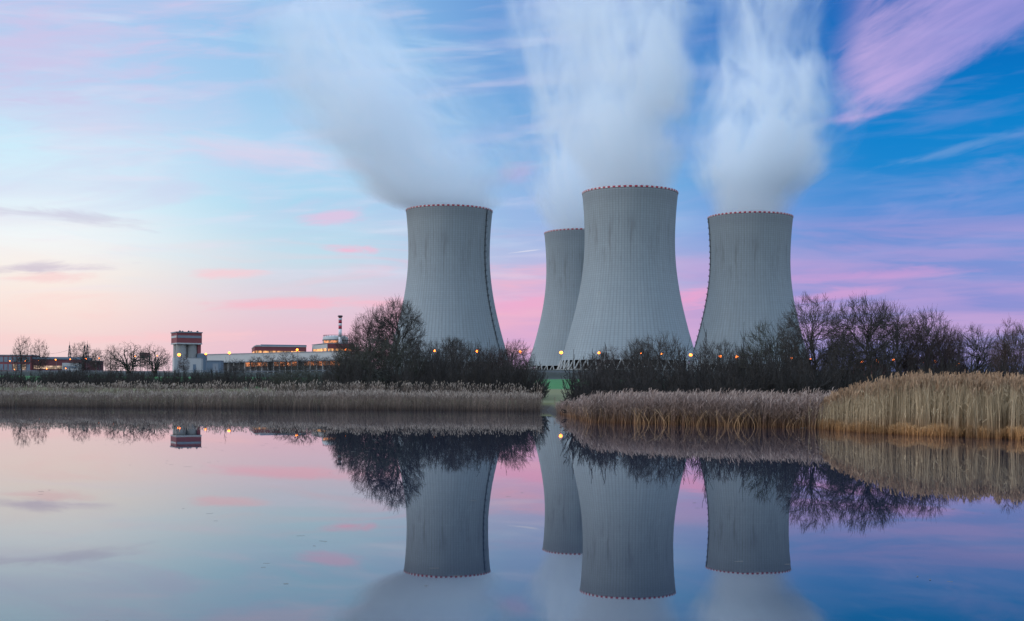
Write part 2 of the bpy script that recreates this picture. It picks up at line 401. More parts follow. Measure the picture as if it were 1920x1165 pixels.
# ------------------------------------------------------------ cooling towers
SH0, SH1 = 8.3, 152.5          # bottom and top of the shell above the plant level
def tower_r(z):
    t_ = (z-SH0)/(SH1-SH0); q_ = (t_-.72)/(.633 if t_ < .72 else .80)
    return 38.9*math.sqrt(1+q_*q_)
tz = np.linspace(SH0, SH1, 73)
NSEG = 144
def shell_mesh():
    prof = [(tower_r(z_), z_) for z_ in tz] + [(tower_r(z_)-.7, z_) for z_ in tz[::-1]]
    prof.append(prof[0])
    return prof
def make_tower(loc, label, ladder=None):
    root = empty('cooling_tower', loc)
    tag(root, label, 'cooling tower', 'concrete cooling towers of the power station')
    if make_tower.proto is None:
        b = MB(); b.lathe(shell_mesh(), NSEG, M_SHELL, cap=False); sh = b.build('shell', root, True)
        b = MB(); nb = 56
        rt, z0, z1 = tower_r(SH1), SH1-.15, SH1+1.25
        for k_ in range(2*nb):
            a0 = 2*pi*k_/(2*nb); a1_ = 2*pi*(k_+1)/(2*nb); pts = []
            for z_ in (z0, z1):
                for r_ in (rt+.35, rt-1.0):
                    for a_ in (a0, a1_): pts.append((r_*cos(a_), r_*sin(a_), z_))
            b.poly(pts, [(0,1,5,4),(2,6,7,3),(4,5,7,6),(0,2,3,1)], M_RED if k_ % 2 == 0 else M_WHITE)
        rb = b.build('rim_band', root)
        b = MB(); b.lathe([(49,-1),(49.5,9.5)], 96, M_DARK); fw = b.build('dark_interior_wall', root)  # maroon-black infill behind the legs; the tower's inner darkness is put into its colour
        b = MB(); b.lathe([(64.5,-2),(64.5,.6),(63.7,.6),(63.7,-2)], 96, M_LEG, cap=False); ba = b.build('basin_wall', root)
        b = MB(); b.bar((62.3*cos(0), 62.3*sin(0), -.5), (tower_r(SH0)*cos(.062), tower_r(SH0)*sin(.062), SH0+.3), .62, M_LEG, 6); l1 = b.build('leg', root)
        b = MB(); b.bar((62.3*cos(0), 62.3*sin(0), -.5), (tower_r(SH0)*cos(-.062), tower_r(SH0)*sin(-.062), SH0+.3), .62, M_LEG, 6); l2 = b.build('leg', root)
        make_tower.proto = (sh, rb, fw, ba, l1, l2)
        first = True
    else:
        first = False
        for o in make_tower.proto[:4]:
            c_ = link(o.copy(), root); c_.parent = root
    for k_ in range(48):
        for o in make_tower.proto[4:]:
            if first and k_ == 0: continue
            c_ = link(o.copy(), root); c_.parent = root; c_.rotation_euler = (0, 0, 2*pi*k_/48)
    if ladder is not None:
        # vertical access ladder with cage and landings; angle measured from the side that faces the camera
        a_ = -pi/2 + ladder
        b = MB()
        for k_ in range(72):
            z_a, z_b = tz[k_], tz[k_+1]
            for da in (-.008, .008):
                b.bar(((tower_r(z_a)+.55)*cos(a_+da), (tower_r(z_a)+.55)*sin(a_+da), z_a), ((tower_r(z_b)+.55)*cos(a_+da), (tower_r(z_b)+.55)*sin(a_+da), z_b), .22, M_STEEL)
        ld = b.build('ladder', root)
        for k_ in range(1, 24):
            z_ = SH0 + 4 + k_*5.9
            b = MB(); b.box(-.2, 1.5, -1.1, 1.1, -.12, .12, M_STEEL)
            for (xx, yy_) in ((1.4,-1.0),(1.4,1.0)): b.box(xx-.08, xx+.08, yy_-.08, yy_+.08, .12, 1.5, M_STEEL)
            b.box(1.34, 1.46, -1.0, 1.0, 1.35, 1.5, M_STEEL)
            la = b.build('landing', ld); la.location = (tower_r(z_)*cos(a_), tower_r(z_)*sin(a_), z_); la.rotation_euler = (0, 0, a_)
    return root
make_tower.proto = None
PLANT = 18.6
T_MID = (xat(1179, 1061), 1061, PLANT)
T_LEFT = (xat(840.5, 1173), 1173, PLANT)
T_RIGHT = (xat(1404.5, 1205), 1205, PLANT)
T_BACK = (xat(1090, 1335), 1335, PLANT)
make_tower(T_MID, 'largest and nearest grey concrete cooling tower')
make_tower(T_LEFT, 'leftmost cooling tower, standing apart, with a ladder down its right side', R(62))
make_tower(T_BACK, 'narrow-looking cooling tower half hidden behind the left flank of the largest tower')
make_tower(T_RIGHT, 'rightmost cooling tower with ladder landings sticking out along its left outline', R(-86))

# -------------------------------------------------------------------- steam
def plume(name, base, label, pts, seed, dens, wisp, H):
    """pts: (height above rim, x offset, radius); density is shaped in the plume's own metres"""
    zz = np.array([p[0] for p in pts], float); cxs = np.array([p[1] for p in pts], float); rs = np.array([p[2] for p in pts], float)
    m_ = bpy.data.materials.new('steam'); m_.use_nodes = True; n_ = m_.node_tree; NX.nt = n_
    n_.nodes.remove(n_.nodes['Principled BSDF'])
    out = n_.nodes['Material Output']
    pv = n_.nodes.new('ShaderNodeVolumePrincipled')
    pv.inputs['Color'].default_value = (.955,.983,1.0,1); pv.inputs['Anisotropy'].default_value = .0
    tc_ = n_.nodes.new('ShaderNodeTexCoord')
    x, y, z = sepxyz(tc_.outputs['Object'])
    t_ = z / H
    LO, HI = -150.0, 150.0
    cc = fcurve(t_, [(float(np.clip(a_/H,0,1)), float((b_-LO)/(HI-LO))) for a_, b_ in zip(zz, cxs)]) * (HI-LO) + LO
    rr = fcurve(t_, [(float(np.clip(a_/H,0,1)), float(b_/100)) for a_, b_ in zip(zz, rs)]) * 100.0
    lx = (x - cc) / rr; ly = y / rr
    grow_ = smooth(z, 0, 38)
    wx = lx*55.0; wy = ly*55.0
    n1 = noise(comb(wx*.013 + seed, wy*.013, z*.0085), 1.0, 3.0, .55, .5)
    n2 = noise(comb(wx*.036, wy*.036 + seed, z*.015), 1.0, 5.0, .62, .9)
    d0 = (lx*lx + ly*ly)**.5
    d = d0 + (n1 - .5)*(grow_*2.4 + .10) + (n2 - .5)*(grow_*1.9 + .15)
    core = smooth(d, 1.10, .45)
    thin = fcurve(t_, wisp)
    up_ = smooth(z, 5, 110)
    hole = smooth(n2 + (1.0 - up_)*.08, .40, .63)
    lim = smooth(d0, 1.27, 1.05) * smooth(t_, 1.0, .86)
    de = core * (hole*(up_*.22 + .72) + (1.0 - up_)*.18 + .06) * thin * lim * dens
    n_.links.new(de.s, pv.inputs['Density']); n_.links.new(pv.outputs[0], out.inputs['Volume'])
    m_.cycles.volume_step_rate = 1.0
    # hull
    nr, nsg = 40, 28
    hz_ = np.linspace(-5, H, nr); V = []
    for i_, z_ in enumerate(hz_):
        r_ = np.interp(z_, zz, rs)*1.28; c_ = np.interp(z_, zz, cxs)
        if z_ < 4: r_ = min(r_, 39.5)
        for k_ in range(nsg):
            a_ = 2*pi*k_/nsg; V.append((c_ + r_*cos(a_), r_*sin(a_), z_))
    fs = [(i_*nsg+k_, i_*nsg+(k_+1) % nsg, (i_+1)*nsg+(k_+1) % nsg, (i_+1)*nsg+k_) for i_ in range(nr-1) for k_ in range(nsg)]
    fs += [tuple(range(nsg))[::-1], tuple((nr-1)*nsg+k_ for k_ in range(nsg))]
    me = bpy.data.meshes.new(name); me.from_pydata(V, [], fs); me.materials.append(m_)
    o = link(bpy.data.objects.new(name, me)); o.location = (base[0], base[1], base[2]+SH1)
    tag(o, label, 'steam', 'steam plumes rising from the cooling towers')
    return o
plume('steam_plume', T_LEFT, 'grey-blue steam plume drifting to the left above the leftmost cooling tower',
      [(-5,0,33),(0,0,38),(20,-14,74),(58,-33,100),(110,-64,98),(160,-94,80),(240,-112,60)], 3.0, .058,
      [(0,1.0),(.12,1.0),(.35,.8),(.55,.5),(.8,.30),(1,.15)], 240)
plume('steam_plume', T_MID, 'broad bright white steam plume rising from the largest cooling tower',
      [(-5,0,33),(0,0,38),(22,-3,44),(68,-8,56),(115,-9,62),(161,-13,70),(240,-16,84)], 17.0, .066,
      [(0,1.0),(.2,1.0),(.45,.95),(.65,.7),(.85,.5),(1,.2)], 240)
plume('steam_plume', T_BACK, 'pale steam plume seen left of the broad central plume, from the tower behind',
      [(-5,0,33),(0,0,38),(45,-8,46),(115,-16,56),(190,-20,62),(250,-28,66),(290,-30,66)], 29.0, .055,
      [(0,1.0),(.2,1.0),(.5,.75),(.75,.4),(1,.15)], 290)
plume('steam_plume', T_RIGHT, 'white steam plume bulging to the right above the rightmost cooling tower',
      [(-5,0,33),(0,0,38),(27,5,48),(53,15,66),(90,22,73),(132,22,62),(185,16,57),(240,20,64),(280,22,66)], 43.0, .066,
      [(0,1.0),(.3,1.0),(.5,.75),(.75,.55),(1,.2)], 280)

# ---------------------------------------------------------------- vegetation
def unit(v): return v/np.maximum(np.linalg.norm(v, axis=-1, keepdims=True), 1e-9)
def grow(seed, P, D, L, Rr, kids, ang, lenf, up=.10, jit=.18, rmin=.012, seg=4, lo=.25, gnarl=1.0):
    rng = np.random.default_rng(seed)
    P = np.array(P, float); D = unit(np.array(D, float)); L = np.array(L, float); Rr = np.array(Rr, float)
    levels = []
    for lv in range(len(kids)+1):
        n = len(P); pts = [P]; d = D.copy(); rad = [Rr]
        for s in range(seg):
            d = unit(d + rng.normal(0, jit*gnarl, (n, 3)) + np.array((0, 0, up)))
            pts.append(pts[-1] + d*(L/seg)[:, None]); rad.append(np.maximum(rmin, Rr*(1-.62*(s+1)/seg)))
        pts = np.stack(pts, 1); rad = np.stack(rad, 1)
        levels.append((pts, rad))
        if lv == len(kids): break
        K = kids[lv]
        fr = lo + (1-lo)*((np.arange(K)[None, :]+rng.random((n, K)))/K)
        fr[:, -1] = 1.0
        idx = np.minimum((fr*seg).astype(int), seg-1); w_ = fr*seg-idx
        I = np.arange(n)[:, None]
        a = pts[I, idx]; b = pts[I, idx+1]
        P2 = a + (b-a)*w_[..., None]; d2 = unit(b-a)
        r2 = rad[I, idx]*.62
        h = unit(np.cross(d2, rng.normal(0, 1, (n, K, 3))))
        th = np.radians(rng.normal(ang[lv], 9, (n, K)))
        th[:, -1] *= .35
        D2 = d2*np.cos(th)[..., None] + h*np.sin(th)[..., None]
        L2 = L[:, None]*lenf[lv]*rng.uniform(.6, 1.2, (n, K))*(1.12-.42*fr)
        P, D, L, Rr = P2.reshape(-1, 3), D2.reshape(-1, 3), L2.ravel(), np.maximum(rmin, r2.ravel())
    return levels
def tubes(levels, sides=3):
    Vs, Fs = [], []; base = 0
    for pts, rad in levels:
        n, s, _ = pts.shape
        d = np.empty_like(pts); d[:, 1:-1] = pts[:, 2:]-pts[:, :-2]; d[:, 0] = pts[:, 1]-pts[:, 0]; d[:, -1] = pts[:, -1]-pts[:, -2]
        d = unit(d); h = np.where(np.abs(d[..., 2:3]) < .9, np.array((0, 0, 1.)), np.array((1., 0, 0)))
        u = unit(np.cross(d, h)); v = np.cross(d, u)
        ring = [pts + rad[..., None]*(cos(2*pi*k/sides)*u + sin(2*pi*k/sides)*v) for k in range(sides)]
        V = np.stack(ring, 2)                       # n, s, sides, 3
        idx = base + np.arange(n*s*sides).reshape(n, s, sides)
        for k in range(sides):
            k2 = (k+1) % sides
            Fs.append(np.stack([idx[:, :-1, k], idx[:, :-1, k2], idx[:, 1:, k2], idx[:, 1:, k]], -1).reshape(-1, 4))
        Vs.append(V.reshape(-1, 3)); base += n*s*sides
    return np.concatenate(Vs), np.concatenate(Fs)
def bark(name, a, b_, scale=1.5):
    m_, n_, b = mat_new(name)
    tc_ = n_.nodes.new('ShaderNodeTexCoord')
    oi = n_.nodes.new('ShaderNodeObjectInfo')
    k = noise(tc_.outputs['Object'], scale, 4.0, .6)
    c_ = mixc(k, a, b_)
    c_ = mixc(NX(oi.outputs['Random']) * .35, c_, tuple(x*.6 for x in a))
    n_.links.new(c_, b.inputs['Base Color']); b.inputs['Roughness'].default_value = .9
    return m_
M_BARK = bark('grey_bark', (.030,.025,.022), (.06,.05,.042))
M_TWIG = bark('grey_brown_twigs', (.034,.029,.026), (.078,.066,.056), .6)
M_TWIGO = bark('olive_twigs', (.036,.036,.026), (.080,.076,.050), .6)
M_TWIGR = bark('reddish_twigs', (.050,.030,.028), (.095,.060,.052), .6)
M_BIRCH = bark('pale_bark', (.22,.20,.18), (.38,.36,.33))
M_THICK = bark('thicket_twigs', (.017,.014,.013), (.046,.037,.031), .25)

def dome_stems(seed, n, h, wr, maxang, base_r=.6):
    rng = np.random.default_rng(seed)
    th = np.radians(maxang)*np.sqrt(rng.random(n)); ph = rng.random(n)*2*pi
    D = np.c_[np.sin(th)*np.cos(ph), np.sin(th)*np.sin(ph), np.cos(th)]
    L = 1/np.sqrt((np.cos(th)/h)**2+(np.sin(th)/wr)**2)*.66
    P = np.c_[np.cos(ph)*base_r*np.sqrt(rng.random(n)), np.sin(ph)*base_r*np.sqrt(rng.random(n)), np.full(n, -.3)]
    return P, D, L
def crown(seed, H, Wr, zb, n, trunk=None, base_r=.4, rmin=.008, r0=.13, twigs=3, tw=(.3,.8), upb=.3, lob=.22, mid=.42):
    """limbs, boughs, branches and twigs that fill an uneven dome; each reaches from its parent towards its own point in the crown"""
    rng = np.random.default_rng(seed)
    lobd = unit(rng.normal(0, 1, (7, 3))); loba = rng.uniform(-1, 1, 7)
    cz = zb + (H-zb)*mid
    def pts_in(m_, sc_, inner=0.0):
        d = unit(rng.normal(0, 1, (m_, 3))); r_ = (inner + (1-inner)*rng.random(m_))**(1/2.6)
        lim = 1 + lob*(np.maximum(0, d @ lobd.T)**3 * loba).sum(1)
        q = d*(r_*lim*sc_)[:, None]
        up = q[:, 2] > 0
        q[:, 2] *= np.where(up, H-cz, cz-zb); q[:, :2] *= Wr
        q[:, 2] += cz
        return q
    levels = []
    ph = rng.random(n[0])*2*pi
    if trunk:
        tp = np.stack([np.linspace((0,0,-.3), (rng.normal(0,.25), rng.normal(0,.25), trunk), 6)])
        tp[:, 1:5] += rng.normal(0, .05, (1, 4, 3))
        levels.append((tp, np.linspace(r0*1.7, r0*1.0, 6)[None]))
    prev = None
    for lv, m_ in enumerate(n):
        Q = pts_in(m_, (.62, .80, .93, 1.0)[lv], (0, .2, .15, .1)[lv])
        if prev is None:
            if trunk:
                f = rng.uniform(.35, 1, m_); S = tp[0, 0] + (tp[0, -1]-tp[0, 0])*f[:, None]
                tan = np.tile((0, 0, 1.), (m_, 1))*.6 + unit(Q-S)*.8; rs = np.full(m_, r0*.8)
            else:
                S = np.c_[np.cos(ph)*base_r*np.sqrt(rng.random(m_)), np.sin(ph)*base_r*np.sqrt(rng.random(m_)), np.full(m_, -.3)]
                tan = unit(Q-S) + np.array((0, 0, .25)); rs = np.full(m_, r0)
        else:
            pp, pr = prev
            e = pp[:, -1]
            dist = ((Q[:, None]-e[None])**2).sum(-1)
            hi = (e[None, :, 2] > Q[:, None, 2]+.3)*((Q[:, None]-e[None])**2).sum(-1)*.6
            par = np.argmin(dist + hi, 1)
            f = rng.uniform(.30, 1, m_)**.7*(pp.shape[1]-1); i0 = np.minimum(f.astype(int), pp.shape[1]-2); ww = (f-i0)[:, None]
            S = pp[par, i0]*(1-ww) + pp[par, i0+1]*ww
            tan = unit(pp[par, i0+1]-pp[par, i0])*.9 + unit(Q-S)*.5 + np.array((0, 0, upb*.3))
            rs = pr[par, i0]*.66
        L = np.linalg.norm(Q-S, axis=1)
        C = S + unit(tan)*(L*.5)[:, None]
        K = 6; tt = np.linspace(0, 1, K)[None, :, None]
        B_ = S[:, None]*(1-tt)**2 + C[:, None]*2*tt*(1-tt) + Q[:, None]*tt**2
        B_[:, 1:] += rng.normal(0, 1, B_[:, 1:].shape)*(L*.035)[:, None, None]
        r_ = np.maximum(rmin, rs[:, None]*np.linspace(1, .5, K)[None])
        levels.append((B_, r_)); prev = (B_, r_)
    pp, pr = prev; m_ = len(pp)*twigs; par = np.repeat(np.arange(len(pp)), twigs)
    f = rng.uniform(.35, 1, m_)*(pp.shape[1]-1); i0 = np.minimum(f.astype(int), pp.shape[1]-2); ww = (f-i0)[:, None]
    S = pp[par, i0]*(1-ww) + pp[par, i0+1]*ww
    out = unit((S - np.array((0, 0, zb + (H-zb)*.2)))*np.array((1, 1, .8)))
    d = unit(unit(pp[par, i0+1]-pp[par, i0])*.8 + out*.5 + rng.normal(0, .42, (m_, 3)) + np.array((0, 0, upb)))
    L = rng.uniform(tw[0], tw[1], m_)*H/9
    K = 4; tt = np.linspace(0, 1, K)[None, :, None]
    B_ = S[:, None] + d[:, None]*tt*L[:, None, None] + np.array((0, 0, upb))*.25*(tt**2)*L[:, None, None]
    B_[:, 1:] += rng.normal(0, 1, B_[:, 1:].shape)*(L*.04)[:, None, None]
    levels.append((B_, np.full((m_, K), rmin)*np.linspace(1.1, .75, K)[None]))
    return levels
PROTO = {}
def proto(key, levels, split, m_big, m_small, n_big='trunk', n_small='crown'):
    vb, fb = tubes(levels[:split], 5 if n_big == 'trunk' else 4); vs, fs = tubes(levels[split:], 3)
    allv = np.r_[vb, vs]
    H = np.percentile(allv[:, 2], 99.8); W = 2*np.percentile(np.abs(allv[:, 0]), 98.5)
    PROTO[key] = dict(H=H, W=W, big=(n_big, vb, fb, m_big), small=(n_small, vs, fs, m_small), obs=None)
# domed shrubs
for i_, (key, mt) in enumerate((('dome_a', M_TWIG), ('dome_b', M_TWIGO), ('dome_c', M_TWIG))):
    proto(key, crown(20+i_, 5.0, 3.6, .2, (18, 90, 400, 1450), None, .8, .009, .06, 3, (.45, 1.0), .35, .25, .30), 1, M_BARK, mt, 'stems', 'twigs')
# tall many-stemmed clumps
for i_, (key, mt) in enumerate((('clump_a', M_TWIG), ('clump_b', M_TWIGR))):
    proto(key, crown(50+i_, 8.0, 3.4, .6, (14, 80, 380, 1350), None, .7, .009, .08, 3, (.35, .85), .5, .3, .45), 1, M_BARK, mt, 'stems', 'twigs')
# single-trunk spreading trees
for i_, (key, mt) in enumerate((('tree_a', M_TWIG), ('tree_b', M_TWIG), ('tree_c', M_TWIGR))):
    proto(key, crown(70+i_, 9.0, 3.9, 1.6, (9, 56, 320, 1500), 3.6, .3, .009, .13, 3, (.3, .75), .45, .35, .45), 2, M_BARK, mt)
# slender birch-like trees
for i_, key in enumerate(('birch_a', 'birch_b')):
    proto(key, crown(80+i_, 10.0, 2.3, 2.2, (16, 70, 240, 800), 8.6, .2, .010, .09, 3, (.3, .7), .35, .25, .45), 2, M_BARK, M_TWIGR if i_ else M_TWIG)
# low spreading willow
proto('willow', crown(91, 7.0, 5.6, 1.0, (9, 40, 150, 420), None, .5, .016, .20, 2, (.4, 1.0), .35, .35, .45), 2, M_BARK, M_TWIG)
for i_, key in enumerate(('haze_a', 'haze_b')):
    proto(key, crown(180+i_, 10.0, 2.9, .9, (13, 50, 190, 520), 6.5, .2, .016, .09, 2, (.35, .9), .5, .35, .40), 2, M_BARK, M_TWIGR if i_ else M_TWIG)
# thin sapling
proto('sapling', crown(95, 6.0, 1.2, 1.2, (10, 40, 150, 400), 5.2, .1, .010, .045, 3, (.4, .8), .4, .2, .45), 1, M_BIRCH, M_TWIG)

def plant(key, name, px, pytop, wpx, d, label, cat, group, rz=None, twig=None):
    pr = PROTO[key]
    X = xat(px, d); z0 = float(terr(X, d)) - .05
    ztop = zat(px, pytop, d)
    root = empty(name, (X, d, z0), random.Random(int(px*7+d)).random()*2*pi if rz is None else rz)
    root.scale = ((wpx/F*d)/pr['W'],)*2 + ((ztop-z0)/pr['H'],)
    tag(root, label, cat, group)
    if pr['obs'] is None:
        pr['obs'] = [mesh_np(pr[s][0], pr[s][1], pr[s][2], pr[s][3], root) for s in ('big', 'small')]
    else:
        for o in pr['obs']:
            c_ = link(o.copy()); c_.parent = root
    return root
GB, GT = 'bare shrubs between the reeds and the power station', 'bare trees around the pond'
# --- left clump in front of the leftmost tower
B = lambda *a, **k: plant(a[0], 'bare_shrub', *a[1:], 'shrub', GB, **k)
T = lambda *a, **k: plant(a[0], 'bare_tree', *a[1:], 'tree', GT, **k)
B('dome_b', 705, 628, 180, 146, 'biggest rounded olive-grey bare shrub, lower left of the leftmost tower')
B('dome_a', 648, 668, 90, 143, 'low rounded bare shrub spilling out at the left foot of the biggest olive shrub')
B('clump_a', 800, 640, 100, 150, 'bare shrub right of the biggest olive shrub, with a lamp glowing through it')
B('dome_c', 862, 640, 110, 147, 'bare shrub before the middle of the foot of the leftmost tower')
B('clump_b', 925, 652, 90, 150, 'reddish bare shrub before the lower right edge of the leftmost tower')
B('dome_a', 985, 676, 80, 140, 'small dark shrub at the right end of the left thicket beside the green field')
T('tree_a', 742, 560, 105, 158, 'tall bare tree whose crown overlaps the left outline of the leftmost tower')
T('tree_c', 698, 580, 90, 160, 'bare tree between the banded chimney and the tall tree that overlaps the tower')
B('clump_b', 655, 626, 60, 163, 'reddish bare shrub directly right of the red and white chimney')
T('tree_b', 962, 638, 62, 156, 'small bare tree in the sky gap right of the leftmost tower')
T('birch_a', 850, 632, 55, 158, 'slim bare tree rising out of the thicket before the foot of the leftmost tower')
B('dome_b', 560, 684, 118, 150, 'low olive shrub behind the reeds in front of the white long hall')
# --- right clump
B('dome_a', 1125, 660, 96, 125, 'low rounded shrub beside the green field, before the lower left of the largest tower')
T('birch_b', 1140, 650, 60, 130, 'slim bare tree before the lower left half of the largest tower')
B('clump_a', 1195, 636, 80, 128, 'bare shrub left of the rounded crown before the foot of the largest tower')
B('dome_c', 1238, 628, 116, 124, 'rounded bare shrub before the foot of the largest tower, between two street lamps')
B('dome_a', 1345, 640, 112, 118, 'rounded bare shrub before the lower left of the rightmost tower')
B('clump_b', 1400, 650, 70, 120, 'narrow reddish shrub before the middle of the foot of the rightmost tower')
B('dome_b', 1455, 606, 130, 116, 'broad dark shrub sloping up before the lower right edge of the rightmost tower')
T('tree_b', 1525, 553, 125, 112, 'tall open bare tree just right of the rightmost tower')
B('clump_a', 1585, 622, 90, 116, 'bare shrub between the tall open tree and the broad crown on the right')
T('tree_a', 1625, 556, 130, 108, 'tall bare tree at the left end of the broad crown above the golden reeds')
T('tree_c', 1685, 572, 120, 112, 'bare tree in the middle of the broad crown above the golden reeds')
B('clump_a', 1738, 582, 120, 114, 'many-stemmed bare shrub at the right end of the broad crown above the golden reeds')
B('clump_b', 1772, 610, 70, 110, 'reddish many-stemmed shrub where the broad crown drops down on the right')
T('tree_b', 1825, 612, 110, 112, 'low open bare tree in the dip before the right edge of the photo')
T('birch_b', 1886, 600, 60, 104, 'reddish slim tree nearest the right edge of the photo')
B('clump_a', 1912, 612, 100, 108, 'dense bare shrub cut by the right edge of the photo')
# --- far left
FT = 'bare trees by the plant buildings'
def TF(*a, **k): return plant(a[0], 'bare_tree', *a[1:], 'tree', FT, **k)
TF('haze_a', 41, 631, 34, 450, 'taller of the two slender bare trees before the red brick hall at the far left')
TF('haze_b', 75, 637, 32, 450, 'shorter of the two slender bare trees before the long hall at the far left')
TF('haze_a', 154, 642, 46, 460, 'hazy bare tree round the lattice masts at the end of the long hall')
TF('sapling', 181, 654, 22, 440, 'thin bare tree right of the lattice masts')
TF('haze_b', 207, 647, 28, 430, 'narrow bare tree left of the spreading willow')
TF('willow', 243, 643, 84, 400, 'left one of two spreading bare willows, by the small dark red cabin')
TF('willow', 290, 645, 64, 410, 'right one of two spreading bare willows, left of the red-topped silo tower', rz=2.2)
TF('haze_b', 344, 664, 22, 520, 'small bare tree in front of the white podium of the silo tower')
TF('haze_a', 441, 673, 42, 470, 'small yellowish-green tree before the left end of the white long hall')
for (px, py, wd, d_, lab) in (
        (478, 668, 26, 540, 'thin bare sapling below the left corner of the red turbine hall'),
        (505, 664, 40, 530, 'bushy bare tree before the orange lit windows of the white long hall'),
        (538, 660, 44, 535, 'tallest bushy bare tree before the orange lit windows of the white long hall'),
        (566, 668, 30, 540, 'bare sapling below the right end of the red turbine hall'),
        (590, 664, 24, 530, 'slim pale-stemmed sapling before the reactor block'),
        (612, 668, 22, 520, 'pale-stemmed sapling left of the thicket edge below the reactor building')):
    plant('sapling' if wd < 35 else 'haze_a', 'bare_tree', px, py, wd, d_, lab, 'tree', FT)

# dense low thickets: nobody could count them
def thicket(name, label, seed, n, p0, p1, d0, d1, h0, h1, wdt, mat, top=None, per=13):
    rng = np.random.default_rng(seed); Vs, Fs = [], []; base = 0
    for k_ in range(n):
        px = rng.uniform(p0, p1); d_ = rng.uniform(d0, d1)
        X = xat(px, d_); d_ = max(d_, float(shore(px)) + 2.5); X = xat(px, d_)
        h = rng.uniform(h0, h1)
        if top is not None: h = max(.6, zat(px, np.interp(px, top[0], top[1]), d_) - float(terr(X, d_)))*rng.choice((.55,.75,.9,1.08))*rng.uniform(.85, 1.1)
        w_ = wdt*rng.uniform(.7, 1.2)
        P, D, L = dome_stems(seed*1000+k_, per, h, w_, 72, w_*.35)
        lv = grow(seed*2000+k_, P, D, L, np.full(per, .03), [6,5], [38,40], [.5,.55], up=.12, lo=.08, rmin=.016, seg=2)
        v, f = tubes(lv, 3); v[:, 2] *= h/max(.3, np.percentile(v[:, 2], 98.5))
        v = v + np.array((X, d_, float(terr(X, d_))))
        Vs.append(v); Fs.append(f+base); base += len(v)
    o = mesh_np(name, np.concatenate(Vs), np.concatenate(Fs), mat)
    return tag(o, label, 'thicket', kind='stuff')
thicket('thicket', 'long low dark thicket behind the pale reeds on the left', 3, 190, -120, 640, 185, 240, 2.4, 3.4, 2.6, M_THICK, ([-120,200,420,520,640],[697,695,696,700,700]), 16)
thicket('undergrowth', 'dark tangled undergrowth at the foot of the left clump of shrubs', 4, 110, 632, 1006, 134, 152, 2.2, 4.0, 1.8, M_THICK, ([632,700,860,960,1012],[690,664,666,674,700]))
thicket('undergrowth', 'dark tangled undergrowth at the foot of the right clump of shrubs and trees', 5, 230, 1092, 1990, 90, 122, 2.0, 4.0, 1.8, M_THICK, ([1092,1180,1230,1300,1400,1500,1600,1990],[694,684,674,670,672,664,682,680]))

# -------------------------------------------------------------------- reeds
def tint_mat(name):
    m_, n_, b = mat_new(name)
    a = n_.nodes.new('ShaderNodeAttribute'); a.attribute_name = 'tint'
    n_.links.new(a.outputs['Color'], b.inputs['Base Color'])
    b.inputs['Roughness'].default_value = .85
    return m_
M_REED = tint_mat('dry_reed')
def ribbons(pts, wid, ang, cols):
    """pts n,k,3; wid n,k; ang n; cols n,k,3"""
    n, k, _ = pts.shape
    side = np.stack([np.cos(ang), np.sin(ang), np.zeros(n)], -1)[:, None, :]*wid[..., None]*.5
    V = np.stack([pts-side, pts+side], 2).reshape(-1, 3)
    C = np.repeat(cols[:, :, None, :], 2, 2).reshape(-1, 3)
    idx = np.arange(n*k*2).reshape(n, k, 2)
    Fq = np.stack([idx[:, :-1, 0], idx[:, :-1, 1], idx[:, 1:, 1], idx[:, 1:, 0]], -1).reshape(-1, 4)
    return V, Fq, C
